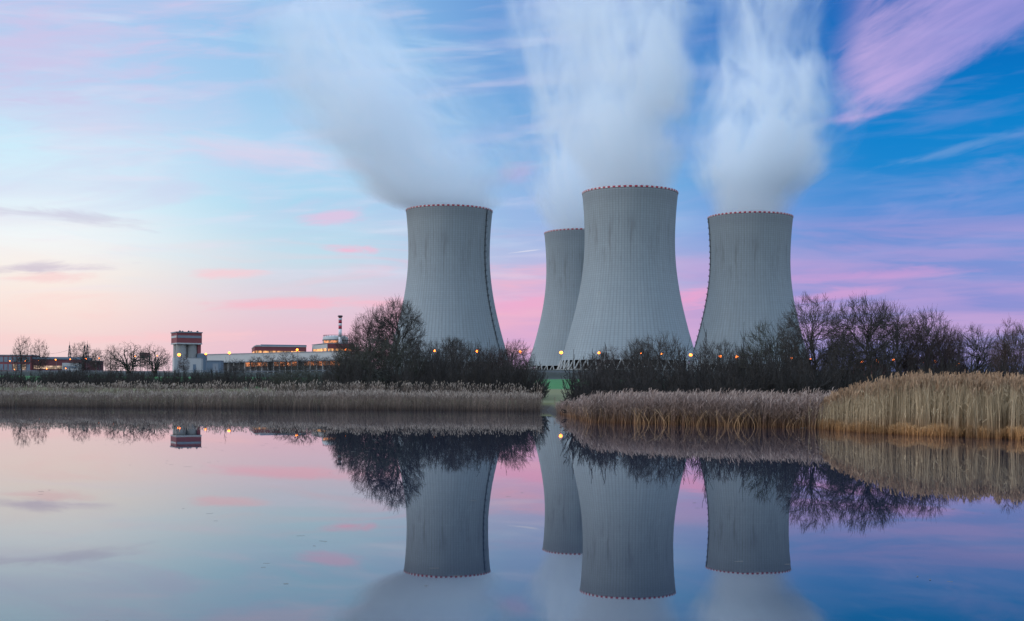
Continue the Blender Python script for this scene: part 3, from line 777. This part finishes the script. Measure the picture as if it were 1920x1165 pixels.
def reed_bed(name, label, seed, n, p0, p1, front, depth, hfun, lowc, midc, topc, headc, head, leaves, lean, leaf_lo, wstem, wleaf, straight=.05, patch=.3, tip=.62, edge=3.0, llen=.55):
    rng = np.random.default_rng(seed)
    px = rng.uniform(p0, p1, n) + rng.normal(0, edge, n); dd = front(px) + depth(px)*rng.random(n)**1.25
    cell = np.floor(px/(9 + 5*np.sin(px*.011)) + .35*dd).astype(int) % 997
    cr_ = np.random.default_rng(seed+500); c_l = cr_.normal(0, .055, 997); c_h = cr_.normal(1, .085 if leaves > 1 else .035, 997); c_b = cr_.normal(1, .14, 997); c_f = cr_.exponential(.45, 997)
    stray = rng.random(n) < .012
    dd = dd + np.where(dd < front(px) + 2.5, c_f[cell], 0) - np.where(stray, rng.exponential(1.2, n), 0)
    X = (px-CX)/F*dd; Y = dd
    zb = np.maximum(terr(X, Y), 0.0) - .05
    H = hfun(px, dd)*rng.normal(1, .07, n).clip(.6, 1.15)*c_h[cell]
    la = rng.normal(0, straight, (n, 2)) + np.array(lean); la[:, 0] += c_l[cell]*(1 + 3*straight)
    K = 5; tt = np.linspace(0, 1, K)
    pts = np.zeros((n, K, 3))
    for k_, t_ in enumerate(tt):
        pts[:, k_, 0] = X + la[:, 0]*H*t_**1.8; pts[:, k_, 1] = Y + la[:, 1]*H*t_**1.8; pts[:, k_, 2] = zb + H*t_
    br = rng.uniform(.65, 1.25, n)*c_b[cell].clip(.55, 1.4)*(1 + patch*np.sin(px*.031 + seed)*np.sin(dd*.7 + px*.013))
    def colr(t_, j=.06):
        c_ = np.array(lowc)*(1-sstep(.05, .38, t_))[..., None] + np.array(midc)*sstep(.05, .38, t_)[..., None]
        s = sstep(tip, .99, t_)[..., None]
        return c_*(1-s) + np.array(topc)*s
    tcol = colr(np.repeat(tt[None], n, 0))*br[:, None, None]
    Vs, Fs, Cs = [], [], []; base = 0
    def add(v, f, c_):
        nonlocal base
        Vs.append(v); Fs.append(f+base); Cs.append(c_); base += len(v)
    add(*ribbons(pts, np.repeat((np.linspace(1, .5, K)*wstem)[None], n, 0), rng.random(n)*pi, tcol))
    for j in range(leaves):
        f0 = rng.uniform(leaf_lo, .92, n); i0 = (f0*(K-1)).astype(int); ww = f0*(K-1)-i0; I = np.arange(n)
        p = pts[I, i0]*(1-ww)[:, None] + pts[I, np.minimum(i0+1, K-1)]*ww[:, None]
        a = rng.random(n)*2*pi; ln = rng.uniform(.25, .60, n)*np.clip(H, .8, 2.2)*llen
        o1 = np.stack([np.cos(a), np.sin(a), np.zeros(n)], -1)
        o1[:, 0] += lean[0]*2; rise = rng.uniform(.4, .9, n)
        q1 = p + o1*(ln*.35)[:, None]; q1[:, 2] += ln*rise*.5
        q2 = p + o1*(ln*.95)[:, None]; q2[:, 2] += ln*(rise*.5 - rng.uniform(0, .9, n))
        lp = np.stack([p, q1, q2], 1)
        lc = colr(np.clip((lp[..., 2]-zb[:, None])/H[:, None], 0, 1))*(br*rng.uniform(.7, 1.25, n))[:, None, None]
        lw = np.repeat(np.array([[wleaf, wleaf*.8, wleaf*.15]]), n, 0)
        add(*ribbons(lp, lw, rng.random(n)*pi, lc))
    if head:
        s = rng.random(n) < head; m_ = int(s.sum()); top = pts[s, -1]; hl = rng.uniform(.16, .30, m_)
        dr = np.stack([rng.normal(lean[0]*1.5, .25, m_), rng.normal(0, .2, m_), np.ones(m_)], -1)
        hp = np.stack([top - dr*(hl*.15)[:, None], top + dr*(hl*.35)[:, None], top + dr*(hl*.7)[:, None] , top + dr*hl[:, None]*.95], 1)
        hp[:, 3, 0] += hl*.25; hp[:, 3, 2] -= hl*.12
        hw = np.repeat(np.array([[.012, .052, .045, .008]]), m_, 0)*rng.uniform(.7, 1.3, (m_, 1))
        hc = np.repeat((np.array(headc)[None]*rng.uniform(.7, 1.3, (m_, 1)))[:, None], 4, 1)
        for da in (0, pi/2): add(*ribbons(hp, hw, np.full(m_, da) + rng.random(m_)*.6, hc))
    o = mesh_np(name, np.concatenate(Vs), np.concatenate(Fs), M_REED, col=np.concatenate(Cs))
    return tag(o, label, 'reeds', kind='stuff')
def px_front(py_tab):
    ps = np.array([p for p, _ in py_tab]); ds = np.array([F*CAMH/((q - (HY + ROLL*(p-CX)))) for p, q in py_tab])
    return lambda px: np.interp(px, ps, ds)
fL = px_front([(-200, 763), (0, 764), (300, 766), (700, 770), (960, 772), (1010, 773)])
fC = px_front([(1036, 772), (1060, 780), (1105, 793), (1300, 799), (1560, 805)])
fR = px_front([(1540, 806), (1620, 813), (1750, 819), (1920, 826), (2200, 832)])
def hC(px, d): return np.interp(px, [1036, 1060, 1110, 1200, 1560], [.65, .95, 1.45, 1.58, 1.55])
def hR(px, d): return np.interp(px, [1540, 1560, 1600, 1680, 1740, 1850, 1960, 2200], [1.3, 1.6, 1.95, 2.3, 2.42, 2.38, 2.28, 2.2])
reed_bed('reed_bed', 'pale mauve-brown reed bed along the far left bank', 11, 15000, -160, 1014, fL, lambda p: 15+0*p,
         lambda p, d: np.interp(p, [-160, 300, 600, 1014], [1.38, 1.43, 1.58, 1.60])*np.interp(d, [118, 135], [.92, 1.02]),
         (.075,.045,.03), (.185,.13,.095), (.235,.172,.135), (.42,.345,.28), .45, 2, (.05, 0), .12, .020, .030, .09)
reed_bed('reed_bed', 'drooping mauve-grey reed bed with dark gaps at its foot, in front of the right shrubs', 12, 7500, 1046, 1570, fC, lambda p: np.interp(p, [1036, 1110, 1570], [4, 9, 9]),
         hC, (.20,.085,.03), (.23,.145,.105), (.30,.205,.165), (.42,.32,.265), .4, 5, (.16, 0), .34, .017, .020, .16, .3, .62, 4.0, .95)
reed_bed('broken_reeds', 'bent orange-brown broken reed stems along the front of the drooping reed bed', 15, 420, 1060, 1590, lambda p: fC(p)-.3, lambda p: 1.5+0*p,
         lambda p, d: .95+0*p, (.34,.17,.07), (.40,.23,.11), (.40,.26,.15), None, 0, 1, (0, 0), .5, .028, .02, .55)
reed_bed('reed_bed', 'tall golden reed bed with rusty tops on the right bank', 13, 16000, 1556, 2060, lambda p: fR(p)+.5, lambda p: np.interp(p, [1556, 1640, 2060], [5, 8, 9]),
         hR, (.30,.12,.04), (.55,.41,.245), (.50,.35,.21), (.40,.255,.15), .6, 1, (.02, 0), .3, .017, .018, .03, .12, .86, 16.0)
reed_bed('sedge', 'short rust-brown sedge along the waterline before the golden reeds', 14, 6000, 1538, 2060, fR, lambda p: 1.4+0*p,
         lambda p, d: .52+.08*np.sin(p*.09), (.30,.12,.035), (.44,.22,.08), (.46,.27,.12), None, 0, 1, (.03, 0), .2, .014, .016, .16)

# ------------------------------------------------------------ plant buildings
def building(name, loc, rz, label):
    o = empty(name, loc, rz); return tag(o, label, 'building')
def part(name, parent, fn, smooth_=False):
    b = MB(); fn(b); return b.build(name, parent, smooth_)
# red brick office block + long hall, far left (d = 1000)
D = 1000.0; zg = 15.5
def zz_(px, py, d): return zat(px, py, d) - zg
x0 = xat(-30, D); off = building('office_block', (x0, D, zg), 0, 'red office block with two rows of blue-grey windows at the left edge')
W_ = xat(58, D)-x0; H_ = zz_(20, 667, D)
part('wall', off, lambda b: b.box(0, W_, 0, 18, -4, H_, M_CLAD))
part('roof', off, lambda b: b.box(-.4, W_+.4, -.4, 18.4, H_, H_+.7, M_GREY))
for row, (ya, yb) in enumerate(((669, 679), (683, 695))):
    for k_ in range(10):
        xa = xat(-26+8.4*k_, D)-x0; xb = xat(-19.5+8.4*k_, D)-x0
        part('window', off, lambda b: b.box(xa, xb, -.15, .1, zz_(20, yb, D), zz_(20, ya, D), M_LITP if (row == 1 and k_ in (6, 8)) else M_GLASS))
x0 = xat(58.3, D); hall = building('long_hall', (x0, D+2, zg), 0, 'long low dark red hall with a pale lit window strip, right of the office block')
W_ = xat(152, D)-x0; H_ = zz_(100, 674, D)
part('wall', hall, lambda b: b.box(0, W_, 0, 24, -4, H_, M_CLADD))
part('roof', hall, lambda b: b.box(-.3, W_+.3, -.5, 24.4, H_, zz_(100, 669.5, D), M_BLUE))
for k_ in range(8):
    xa = xat(61.5+7.3*k_, D)-x0; xb = xat(68+7.3*k_, D)-x0
    part('window', hall, lambda b: b.box(xa, xb, -.15, .1, zz_(90, 692, D), zz_(90, 686, D), M_LITP))
an = part('annex', hall, lambda b: b.box(xat(120.5, D)-x0, xat(152, D)-x0-.2, -7, -.2, -4, zz_(135, 681, D), M_PANEL))
part('window', an, lambda b: b.box(xat(124, D)-x0, xat(148, D)-x0, -7.15, -6.9, zz_(135, 691, D), zz_(135, 687, D), M_GLASS))
x0 = xat(152.3, D); sh_ = building('storehouse', (x0, D+6, zg), 0, 'plain dark red storehouse at the right end of the long hall')
part('wall', sh_, lambda b: b.box(0, xat(177, D)-x0, 0, 16, -4, zz_(165, 677, D), M_CLADD))
part('roof', sh_, lambda b: b.box(-.3, xat(177, D)-x0+.3, -.3, 16.3, zz_(165, 677, D), zz_(165, 676, D), M_GREY))
# silo tower
D = 950.0; zg = 17.0
th = R(28.0); cxw = xat(331, D)
silo = building('silo_tower', (cxw, D, zg), th, 'tower with a boxy red head on grey concrete silos, left of centre')
S_ = 19.4
zh0, zh1 = zz_(340, 644, D), zz_(340, 622.5, D)
hd = part('head', silo, lambda b: b.box(0, S_, 0, S_, zh0+.5, zh1-.5, M_CLAD))
part('roof', hd, lambda b: b.box(-.5, S_+.5, -.5, S_+.5, zh1-.5, zh1+.3, M_GREY))
for k_ in range(5): part('roof_vent', hd, lambda b: b.lathe([(.8, zh1+.3), (.8, zh1+1.0), (.3, zh1+1.4)], 8, M_STEEL, 3+3.4*k_, 3.0 + (k_ % 2)*6))
part('soffit', silo, lambda b: b.box(-.25, S_+.25, -.25, S_+.25, zh0-.5, zh0+.5, M_PANEL))
part('window', hd, lambda b: b.box(.5, S_-.5, -.15, .1, zz_(340, 633.5, D), zz_(340, 629, D), M_GLASS))
part('window', hd, lambda b: b.box(-.15, .1, .8, S_-.5, zz_(340, 633.2, D), zz_(340, 629.2, D), M_PANEL))
for (x_, y_, r_) in ((4.6, 5.0, 4.1), (13.0, 5.0, 4.1), (4.6, 14.0, 4.1), (13.0, 14.0, 4.1)):
    part('silo', silo, lambda b: b.lathe([(r_, -6), (r_, zh0-.5)], 28, M_SILO, x_, y_, True), False)
part('stair_shaft', silo, lambda b: b.box(16.4, 19.0, 1.2, 5.4, -6, zh0-.5, M_CLAD))
part('podium', silo, lambda b: b.box(-3, 10.5, -5, 1.0, -6, zz_(340, 671, D), M_PANEL))
# lab wing beside the silo tower
pw = building('pump_house', (xat(354, 930), 930, 17.0), R(6), 'white panelled pump house at the right foot of the silo tower')
part('wall', pw, lambda b: b.box(0, 9.2, 0, 9, -6, zz_(364, 671.5, 930), M_PANEL))
part('roof', pw, lambda b: b.box(-.2, 9.4, -.2, 9.2, zz_(364, 671.5, 930), zz_(364, 671, 930)+.1, M_GREY))
part('door', pw, lambda b: b.box(3, 5.2, -.12, .1, -6, 2.4, M_BLUE))
tk = tag(empty('storage_tank', (xat(378, 960), 960, 17.0)), 'blue-grey storage tank with a flat lid right of the silo tower', 'tank')
part('tank_wall', tk, lambda b: b.lathe([(4.0, -6), (4.0, zz_(378, 665, 960))], 28, M_BLUE))
part('lid', tk, lambda b: b.lathe([(4.15, zz_(378, 665, 960)), (4.15, zz_(378, 665, 960)+.4), (.5, zz_(378, 664, 960)+.6)], 28, M_GREY))
sd2 = building('blue_shed', (xat(386, 900), 900, 16.0), 0, 'low blue sheet-metal shed in front of the left end of the white long hall')
part('wall', sd2, lambda b: b.box(0, 11, 0, 8, -6, zat(400, 677, 900)-16, M_BLUE))
part('roof', sd2, lambda b: b.box(-.3, 11.3, -.3, 8.3, zat(400, 677, 900)-16, zat(400, 676, 900)-16, M_GREY))
part('door', sd2, lambda b: b.box(5, 9, -.12, .1, -6, 3.5, M_GREY))
# small red cabin on legs
cb = tag(empty('raised_cabin', (xat(262, 800), 800, float(terr(xat(262, 800), 800)))), 'small dark red cabin raised on legs among the willows', 'cabin')
zc = lambda py: zat(270, py, 800) - float(terr(xat(262, 800), 800))
part('cabin_wall', cb, lambda b: b.box(0, 5.3, 0, 4, zc(670), zc(662.5), M_CLADD))
part('roof', cb, lambda b: b.box(-.2, 5.5, -.2, 4.2, zc(662.5), zc(661.5), M_STEEL))
for (x_, y_) in ((.4,.4),(4.9,.4),(.4,3.6),(4.9,3.6)): part('leg', cb, lambda b: b.box(x_-.15, x_+.15, y_-.15, y_+.15, -.5, zc(670), M_STEEL))
# long white hall: comes nearer to the right
zg = 16.0
pA = at(385, 666, 1085); pB = at(645, 659, 960)
ang_ = math.atan2(pB[1]-pA[1], pB[0]-pA[0]); Lh = math.hypot(pB[1]-pA[1], pB[0]-pA[0])
wh = building('white_long_hall', (pA[0], pA[1], zg), ang_, 'long white hall with an orange lit ground floor, left of the reactor')
hA = (pA[2]+pB[2])/2 - zg
part('wall', wh, lambda b: b.box(0, Lh, 0, 30, hA-6.3, hA, M_PANEL))
part('parapet', wh, lambda b: b.box(-.2, Lh+.2, -.3, 30.2, hA, hA+.6, M_GREY))
part('ground_floor', wh, lambda b: b.box(1.0, Lh-1, 2.0, 29, -4, hA-6.3, M_STEEL))
part('canopy', wh, lambda b: b.box(-1, Lh, -1.5, 0, hA-7.2, hA-6.5, M_GREY))
nwin = 16
for k_ in range(nwin):
    xa = Lh*.30 + (Lh*.68)*k_/nwin; xb = xa + Lh*.68/nwin*.82
    if k_ in (4, 9): continue
    part('window', wh, lambda b: b.box(xa, xb, 1.8, 2.1, hA-10.6, hA-7.4, M_LITR))
for k_ in range(24):
    part('column', wh, lambda b: b.box(2+k_*(Lh-4)/23-.3, 2+k_*(Lh-4)/23+.3, .1, .7, -4, hA-6.5, M_PANEL))
# turbine hall
D = 1120.0; zg = 17.8
th_ = R(14)
tb = building('turbine_hall', (xat(477, D), D, zg), th_, 'dark red turbine hall with an orange lit window strip and a blue-grey roof monitor')
k = zat(500, 650, D)-zg
wa = (xat(570, D)-xat(477, D))/cos(th_); wb = (xat(477, D)-xat(440.5, D))/sin(th_)*.98
part('wall', tb, lambda b: b.box(0, wa, 0, wb, -6, k, M_CLAD))
part('parapet', tb, lambda b: b.box(-.3, wa+.3, -.3, wb+.3, k, k+.7, M_PANEL))
part('roof_monitor', tb, lambda b: b.box(6, wa+1, 10, 30, k+.7, zat(530, 645.5, D)-zg, M_BLUE))
part('plant_room', tb, lambda b: b.box(2.5, 8, 36, 60, k+.7, zat(480, 646.5, D)-zg+1, M_SILO))
for k_ in range(7):
    xa = 1+k_*(wa-2)/7; xb = xa+(wa-2)/7*.88
    part('window', tb, lambda b: b.box(xa, xb, -.15, .1, zat(520, 662.5, D)-zg, zat(520, 658, D)-zg, M_LIT))
for k_ in range(5):
    ya = 3+k_*(wb-6)/5; yb = ya+(wb-6)/5*.88
    part('window', tb, lambda b: b.box(-.15, .1, ya, yb, zat(460, 663, D)-zg, zat(460, 658, D)-zg, M_LIT))
# reactor building
D = 1100.0; zg = 17.8
rc = building('reactor_building', (xat(613, D), D, zg), R(25), 'reactor building with a round white containment above a white and red block')
k = zat(600, 645, D)-zg
wL = (xat(613, D)-xat(569, D))/sin(R(25)); wR = (xat(662, D)-xat(613, D))/cos(R(25))
blk = part('base_block', rc, lambda b: b.box(.2, wR, 0, wL, -6, k, M_PANEL))
part('red_face', blk, lambda b: b.box(0.25, wR, -.25, .05, k-8, k+.3, M_CLAD))
part('parapet', blk, lambda b: b.box(-.2, wR+.2, -.3, wL+.2, k+.32, k+.9, M_GREY))
for k_ in range(4):
    part('window', blk, lambda b: b.box(1+k_*5.6, 5.8+k_*5.6, -.4, -.15, zat(630, 659, D)-zg, zat(630, 654, D)-zg, M_LIT))
    ya = 2+k_*(wL-4)/4
    part('window', blk, lambda b: b.box(-.1, .35, ya, ya+(wL-4)/4*.9, zat(590, 659, D)-zg, zat(590, 653, D)-zg, M_LIT))
ccx, ccy = 12.5, 16.0
zc0, zc1 = k+.9, zat(620, 632, D)-zg
ct = part('containment', rc, lambda b: b.lathe([(11.5, zc0-2), (11.5, zc1), (11.0, zc1+.8), (8.5, zc1+1.6), (4, zc1+2.0), (.2, zc1+2.1)], 48, M_PANEL, ccx, ccy), True)
part('gallery', ct, lambda b: b.lathe([(11.9, zat(620, 637.5, D)-zg), (11.9, zat(620, 636, D)-zg), (11.4, zat(620, 636, D)-zg), (11.4, zat(620, 637.5, D)-zg), (11.9, zat(620, 637.5, D)-zg)], 48, M_STEEL, ccx, ccy, False))
part('railing', ct, lambda b: [b.bar((ccx+11*cos(a_), ccy+11*sin(a_), zc1+.6), (ccx+11*cos(a_), ccy+11*sin(a_), zc1+2.2), .12, M_STEEL) for a_ in np.linspace(0, 2*pi, 24)] and
     b.lathe([(11.1, zc1+2.1), (11.1, zc1+2.35), (10.9, zc1+2.35), (10.9, zc1+2.1), (11.1, zc1+2.1)], 48, M_STEEL, ccx, ccy, False))
def arcwin(b):
    for k_ in range(10):
        a0 = R(180+10+k_*9); a1_ = R(180+10+k_*9+8); pts = [(ccx+r_*cos(a_), ccy+r_*sin(a_), z_) for z_ in (zat(620, 643, D)-zg, zat(620, 638, D)-zg) for r_ in (11.7, 11.3) for a_ in (a0, a1_)]
        b.poly(pts, [(0,1,5,4),(2,6,7,3),(4,5,7,6),(0,2,3,1),(0,4,6,2),(1,3,7,5)], M_LITR)
part('window', ct, arcwin)
# vent stack
stk = tag(empty('chimney', (xat(633, 1095), 1095+14, 17.8)), 'slim red and white banded chimney behind the round reactor containment', 'chimney')
zb0, zb1 = 0.0, zat(633, 592, 1109)-17.8
edges = [zat(633, p, 1109)-17.8 for p in (632, 617, 611.5, 606.5, 601, 596.5)]
lvls = [-6] + edges + [zb1]
for k_ in range(len(lvls)-1):
    part('band', stk, lambda b: b.lathe([(1.55, lvls[k_]), (1.5, lvls[k_+1])], 16, M_WHITE if k_ in (0, 1, 3, 5) else M_RED), True)
part('crown_platform', stk, lambda b: b.lathe([(2.2, zb1-1.2), (2.3, zb1-.2), (1.5, zb1+.2)], 16, M_STEEL))
# low red building behind the right-hand trees
for (pxa, pxb, lab) in ((1605, 1622, 'small red shed glimpsed through the trunks under a street lamp on the right'), (1634, 1664, 'longer low red shed glimpsed between the trunks above the golden reeds')):
    rs_ = building('red_shed', (xat(pxa, 640), 640, float(terr(xat(pxa, 640), 640))), 0, lab)
    hs = zat(pxa, 684, 640) - rs_.location.z; ws = xat(pxb, 640)-xat(pxa, 640)
    part('wall', rs_, lambda b: b.box(0, ws, 0, 6, -1, hs, M_CLAD))
    part('roof', rs_, lambda b: b.box(-.2, ws+.2, -.2, 6.2, hs, hs+.4, M_STEEL))
    part('door', rs_, lambda b: b.box(ws*.35, ws*.6, -.12, .1, -1, hs*.7, M_GREY))

# ------------------------------------------------------------ lattice masts
def mast(px, ytop, d, w0, label, arms):
    X = xat(px, d); z0 = 13.5; H = zat(px, ytop, d)-z0
    o = tag(empty('lattice_mast', (X, d, z0)), label, 'pylon', 'lattice power masts')
    b = MB(); n = 9
    def cn(i_, t_): r_ = w0*(1-t_)+.35; return (r_*(1 if i_ in (0, 1) else -1), r_*(1 if i_ in (0, 3) else -1), H*.88*t_)
    for i_ in range(4): b.bar(cn(i_, 0), cn(i_, 1), .20, M_STEEL)
    for k_ in range(n):
        for i_ in range(4):
            b.bar(cn(i_, k_/n), cn((i_+1) % 4, (k_+1)/n), .11, M_STEEL); b.bar(cn((i_+1) % 4, k_/n), cn(i_, (k_+1)/n), .11, M_STEEL)
    b.build('lattice', o)
    part('spire', o, lambda b: b.bar((0,0,H*.88), (0,0,H), .22, M_STEEL, 6, .06))
    for (t_, L_) in arms: part('crossarm', o, lambda b: (b.bar((-L_,0,H*t_), (L_,0,H*t_), .16, M_STEEL), b.bar((-L_,0,H*t_), (0,0,H*t_+1.6), .11, M_STEEL), b.bar((L_,0,H*t_), (0,0,H*t_+1.6), .11, M_STEEL)))
    return o
mast(130, 640, 1300, 2.0, 'single lattice power mast rising above the long hall', [(.62, 2.2)])
mast(158, 640.5, 1320, 2.0, 'left one of two close lattice masts at the end of the long hall', [(.55, 7)])
mast(163.5, 638.5, 1340, 2.0, 'right one of two close lattice masts at the end of the long hall', [(.55, 7)])
def wire(a, b_, sag):
    m_ = MB(); pa, pb = np.array(a), np.array(b_); prev = pa
    for k_ in range(1, 13):
        t_ = k_/12; p = pa+(pb-pa)*t_ - np.array((0, 0, sag*4*t_*(1-t_))); m_.bar(prev, p, .10, M_STEEL, 3); prev = p
    return m_.build('power_line')
tag(wire(at(88, 664, 1290), at(130, 656, 1300), 1.0), 'thin power line sagging left of the single lattice mast', 'cable')
tag(wire(at(130, 656, 1300), at(163.5, 652, 1340), 1.0), 'thin power line between the single mast and the pair of masts', 'cable')
tag(wire(at(163.5, 655, 1340), at(316, 658, 1400), 2.0), 'long power line from the pair of masts to the silo tower', 'cable')

# -------------------------------------------------------------- street lamps
def lamp_proto():
    b = MB(); b.bar((0,0,-.3), (0,0,1.0), .10, M_GALV, 6, .07); pole = b.build('pole')
    b = MB(); b.bar((0,0,0), (0,-1.0,.12), .06, M_GALV, 5)
    arm = b.build('arm')
    b = MB(); b.lathe([(.12,-.42),(.40,-.32),(.54,0),(.40,.32),(.12,.42)], 10, M_LAMP); glass = b.build('lamp_glass', None, True)
    return pole, arm, glass
LP = None
def lamp(px, py, d, label, size=1.0, mat=None, minh=5.0):
    global LP
    X, Y, Z = at(px, py, d)
    g = float(terr(X, Y)); g = min(g, Z-minh)
    root = empty('street_lamp', (X, Y, g)); tag(root, label, 'street lamp', 'orange street lamps')
    h = Z-g
    first = LP is None
    if first: LP = lamp_proto()
    obs = LP if first else [link(o.copy()) for o in LP]
    for o in obs: o.parent = root
    obs[0].scale = (1, 1, h+.25); obs[1].location = (0, 0, h+.25); obs[2].location = (0, -1.0, h)
    obs[2].scale = (size,)*3
    return root
def dl(px): return float(np.interp(px, [0, 300, 600, 1100, 1400, 1650, 1800], [720, 620, 505, 510, 560, 600, 680]))
for (px, py, sz, lab) in (   # photograph position, relative size
    (19.8, 677, .75, 'street lamp before the upper windows of the office block, nearest the left edge'),
    (49, 677, 1.1, 'street lamp before the right end of the office block, under the taller slender tree'),
    (74.6, 676.5, .8, 'street lamp before the left end of the long hall, under the shorter slender tree'),
    (105.6, 674.8, 1.0, 'street lamp before the roof edge of the long hall, midway along it'),
    (133, 674, 1.0, 'street lamp before the long hall, just right of the single lattice mast'),
    (162.7, 673, .85, 'street lamp at the foot of the pair of lattice masts'),
    (187, 672, .9, 'pale street lamp against the sky right of the storehouse'),
    (216, 670.4, .9, 'street lamp at the left edge of the left spreading willow'),
    (255, 668.8, .85, 'street lamp just left of the small raised red cabin'),
    (295.6, 667.3, .85, 'street lamp among the branches of the right spreading willow'),
    (336.9, 665.6, 1.5, 'brightest street lamp, before the concrete silos of the silo tower'),
    (387, 664, 1.0, 'pale street lamp above the storage tank at the left end of the white long hall'),
    (431, 662, 1.2, 'bright street lamp above the left part of the white long hall'),
    (558, 656, .9, 'street lamp before the red turbine hall near its right end'),
    (649, 656, .75, 'street lamp among the reddish twigs right of the reactor building'),
    (723, 638.3, .55, 'tiny high lamp showing through the tall trees left of the leftmost tower'),
    (815, 658, .8, 'street lamp in the thicket before the left foot of the leftmost tower'),
    (895, 659, .95, 'street lamp in the thicket before the right foot of the leftmost tower'),
    (975.5, 660, .95, 'street lamp in the sky gap right of the leftmost tower'),
    (1052, 661.4, 1.15, 'street lamp on its visible pole where the half hidden tower meets the largest tower'),
    (1123, 662, .9, 'street lamp before the lower left of the largest tower'),
    (1202, 663, .85, 'street lamp before the largest tower, left of the rounded shrub crown'),
    (1240.5, 663.8, .8, 'street lamp within the rounded shrub crown before the largest tower'),
    (1294.5, 666, 1.15, 'street lamp in the gap between the largest and the rightmost tower'),
    (1350, 668.4, .9, 'street lamp before the lower left part of the rightmost tower'),
    (1381, 669.6, .9, 'street lamp before the middle foot of the rightmost tower'),
    (1484, 673, 1.0, 'street lamp in the broad dark shrub at the right edge of the rightmost tower'),
    (1519, 674.6, .75, 'street lamp by the trunk of the tall open tree'),
    (1615, 678.7, 1.1, 'street lamp above the small red shed'),
    (1645, 677, 1.1, 'street lamp above the longer red shed'),
    (1674, 676, .7, 'small lamp among the trunks right of the longer red shed'),
    (1703, 676, .65, 'small lamp among the trunks midway between the red sheds and the dip in the trees'),
    (1727, 677, .95, 'brightest of the lamps among the right-hand trunks'),
    (1752, 678, .7, 'small lamp right of the brightest one among the right-hand trunks'),
    (1767, 679, .5, 'very faint lamp left of the rightmost cluster of lamps'),
    (1782, 686.6, .55, 'lowest lamp of the rightmost cluster'),
    (1792, 683.7, .5, 'faint middle lamp of the rightmost cluster'),
    (1797, 682, .7, 'rightmost street lamp of all'),
    ):
    lamp(px, py, dl(px), lab, sz*(.62 if px < 300 else 1.0 if px < 800 else 1.12 if px < 1300 else 1.4 if px < 1640 else 1.9))
for (px, py, lab) in ((28, 693.5, 'warm floodlight at the foot of the office block'), (88.5, 691.7, 'warm lamp before the window strip of the long hall'), (124, 691, 'warm lamp before the white annex of the long hall')):
    lamp(px, py, 960, lab, .7, None, 2.5)

# --------------------------------------------------- guard rail on the road
gx0, gx1 = xat(-60, 499), xat(1120, 499)
gr = tag(empty('guard_rail', (0, 499.2, 0)), 'grey steel guard rail along the road embankment', 'guard rail')
gxs = np.arange(gx0, gx1, 4.0); gz = terr(gxs, np.full_like(gxs, 499.2))
b = MB()
for k_ in range(len(gxs)-1):
    for (za, zb_) in ((.45, .80),):
        p = [(gxs[k_], -.06, gz[k_]+za), (gxs[k_+1], -.06, gz[k_+1]+za), (gxs[k_+1], -.06, gz[k_+1]+zb_), (gxs[k_], -.06, gz[k_]+zb_)]
        p += [(x_, .02, z_) for (x_, y_, z_) in p]
        b.poly(p, [(0,1,2,3),(7,6,5,4),(3,2,6,7),(0,4,5,1)], M_GALV)
b.build('rail', gr)
pb_ = MB(); pb_.box(-.07, .07, .03, .17, -.5, .85, M_GALV); p0 = pb_.build('post', gr)
for k_ in range(len(gxs)):
    if k_ % 2: continue
    o = p0 if k_ == 0 else link(p0.copy(), gr)
    o.parent = gr; o.location = (gxs[k_], 0, gz[k_])

# ------------------------------------------- reed litter drifting on the pond
rng = np.random.default_rng(77); V, Fq = [], []
for k_ in range(170):
    if k_ % 3 == 0: cpx, cd = rng.uniform(0, 1920), rng.uniform(9, 70)
    px_ = cpx + rng.normal(0, 30); d_ = max(7, cd*rng.normal(1, .03)); d_ = min(d_, float(shore(px_)) - 6)
    a_ = rng.normal(0, .5); L_ = rng.uniform(.01, .045)*(1 + d_/40); w_ = rng.uniform(.004, .010)*(1 + d_/50); X = xat(px_, d_)
    b_ = len(V); ca, sa = cos(a_), sin(a_)
    V += [(X-ca*L_-sa*w_*-1, d_-sa*L_-ca*w_, .004), (X+ca*L_+sa*w_, d_+sa*L_-ca*w_, .004), (X+ca*L_-sa*w_, d_+sa*L_+ca*w_, .006), (X-ca*L_-sa*w_, d_-sa*L_+ca*w_, .006)]
    Fq.append((b_, b_+1, b_+2, b_+3))
tag(mesh_np('floating_litter', V, Fq, simple('wet_litter', (.10,.08,.06), .6, .5, .8)), 'tiny scattered bits of reed litter drifting on the still pond', 'litter', kind='stuff')
# ------------------------------------------------------------ floating stick
b = MB(); pa = at(1502, 803, 66); pb2 = at(1524, 805, 66)
b.bar((pa[0], 66.2, .02), (pa[0]+.35, 66.0, .05), .016, M_BIRCH, 5, .013); b.bar((pa[0]+.35, 66.0, .05), (pb2[0], 65.8, .02), .013, M_BIRCH, 5, .006)
b.bar((pa[0]+.35, 66.0, .05), (pa[0]+.42, 66.05, .14), .007, M_BIRCH, 4, .003)
tag(b.build('floating_stick'), 'pale dead stick floating on the water by the left end of the golden reeds', 'stick')
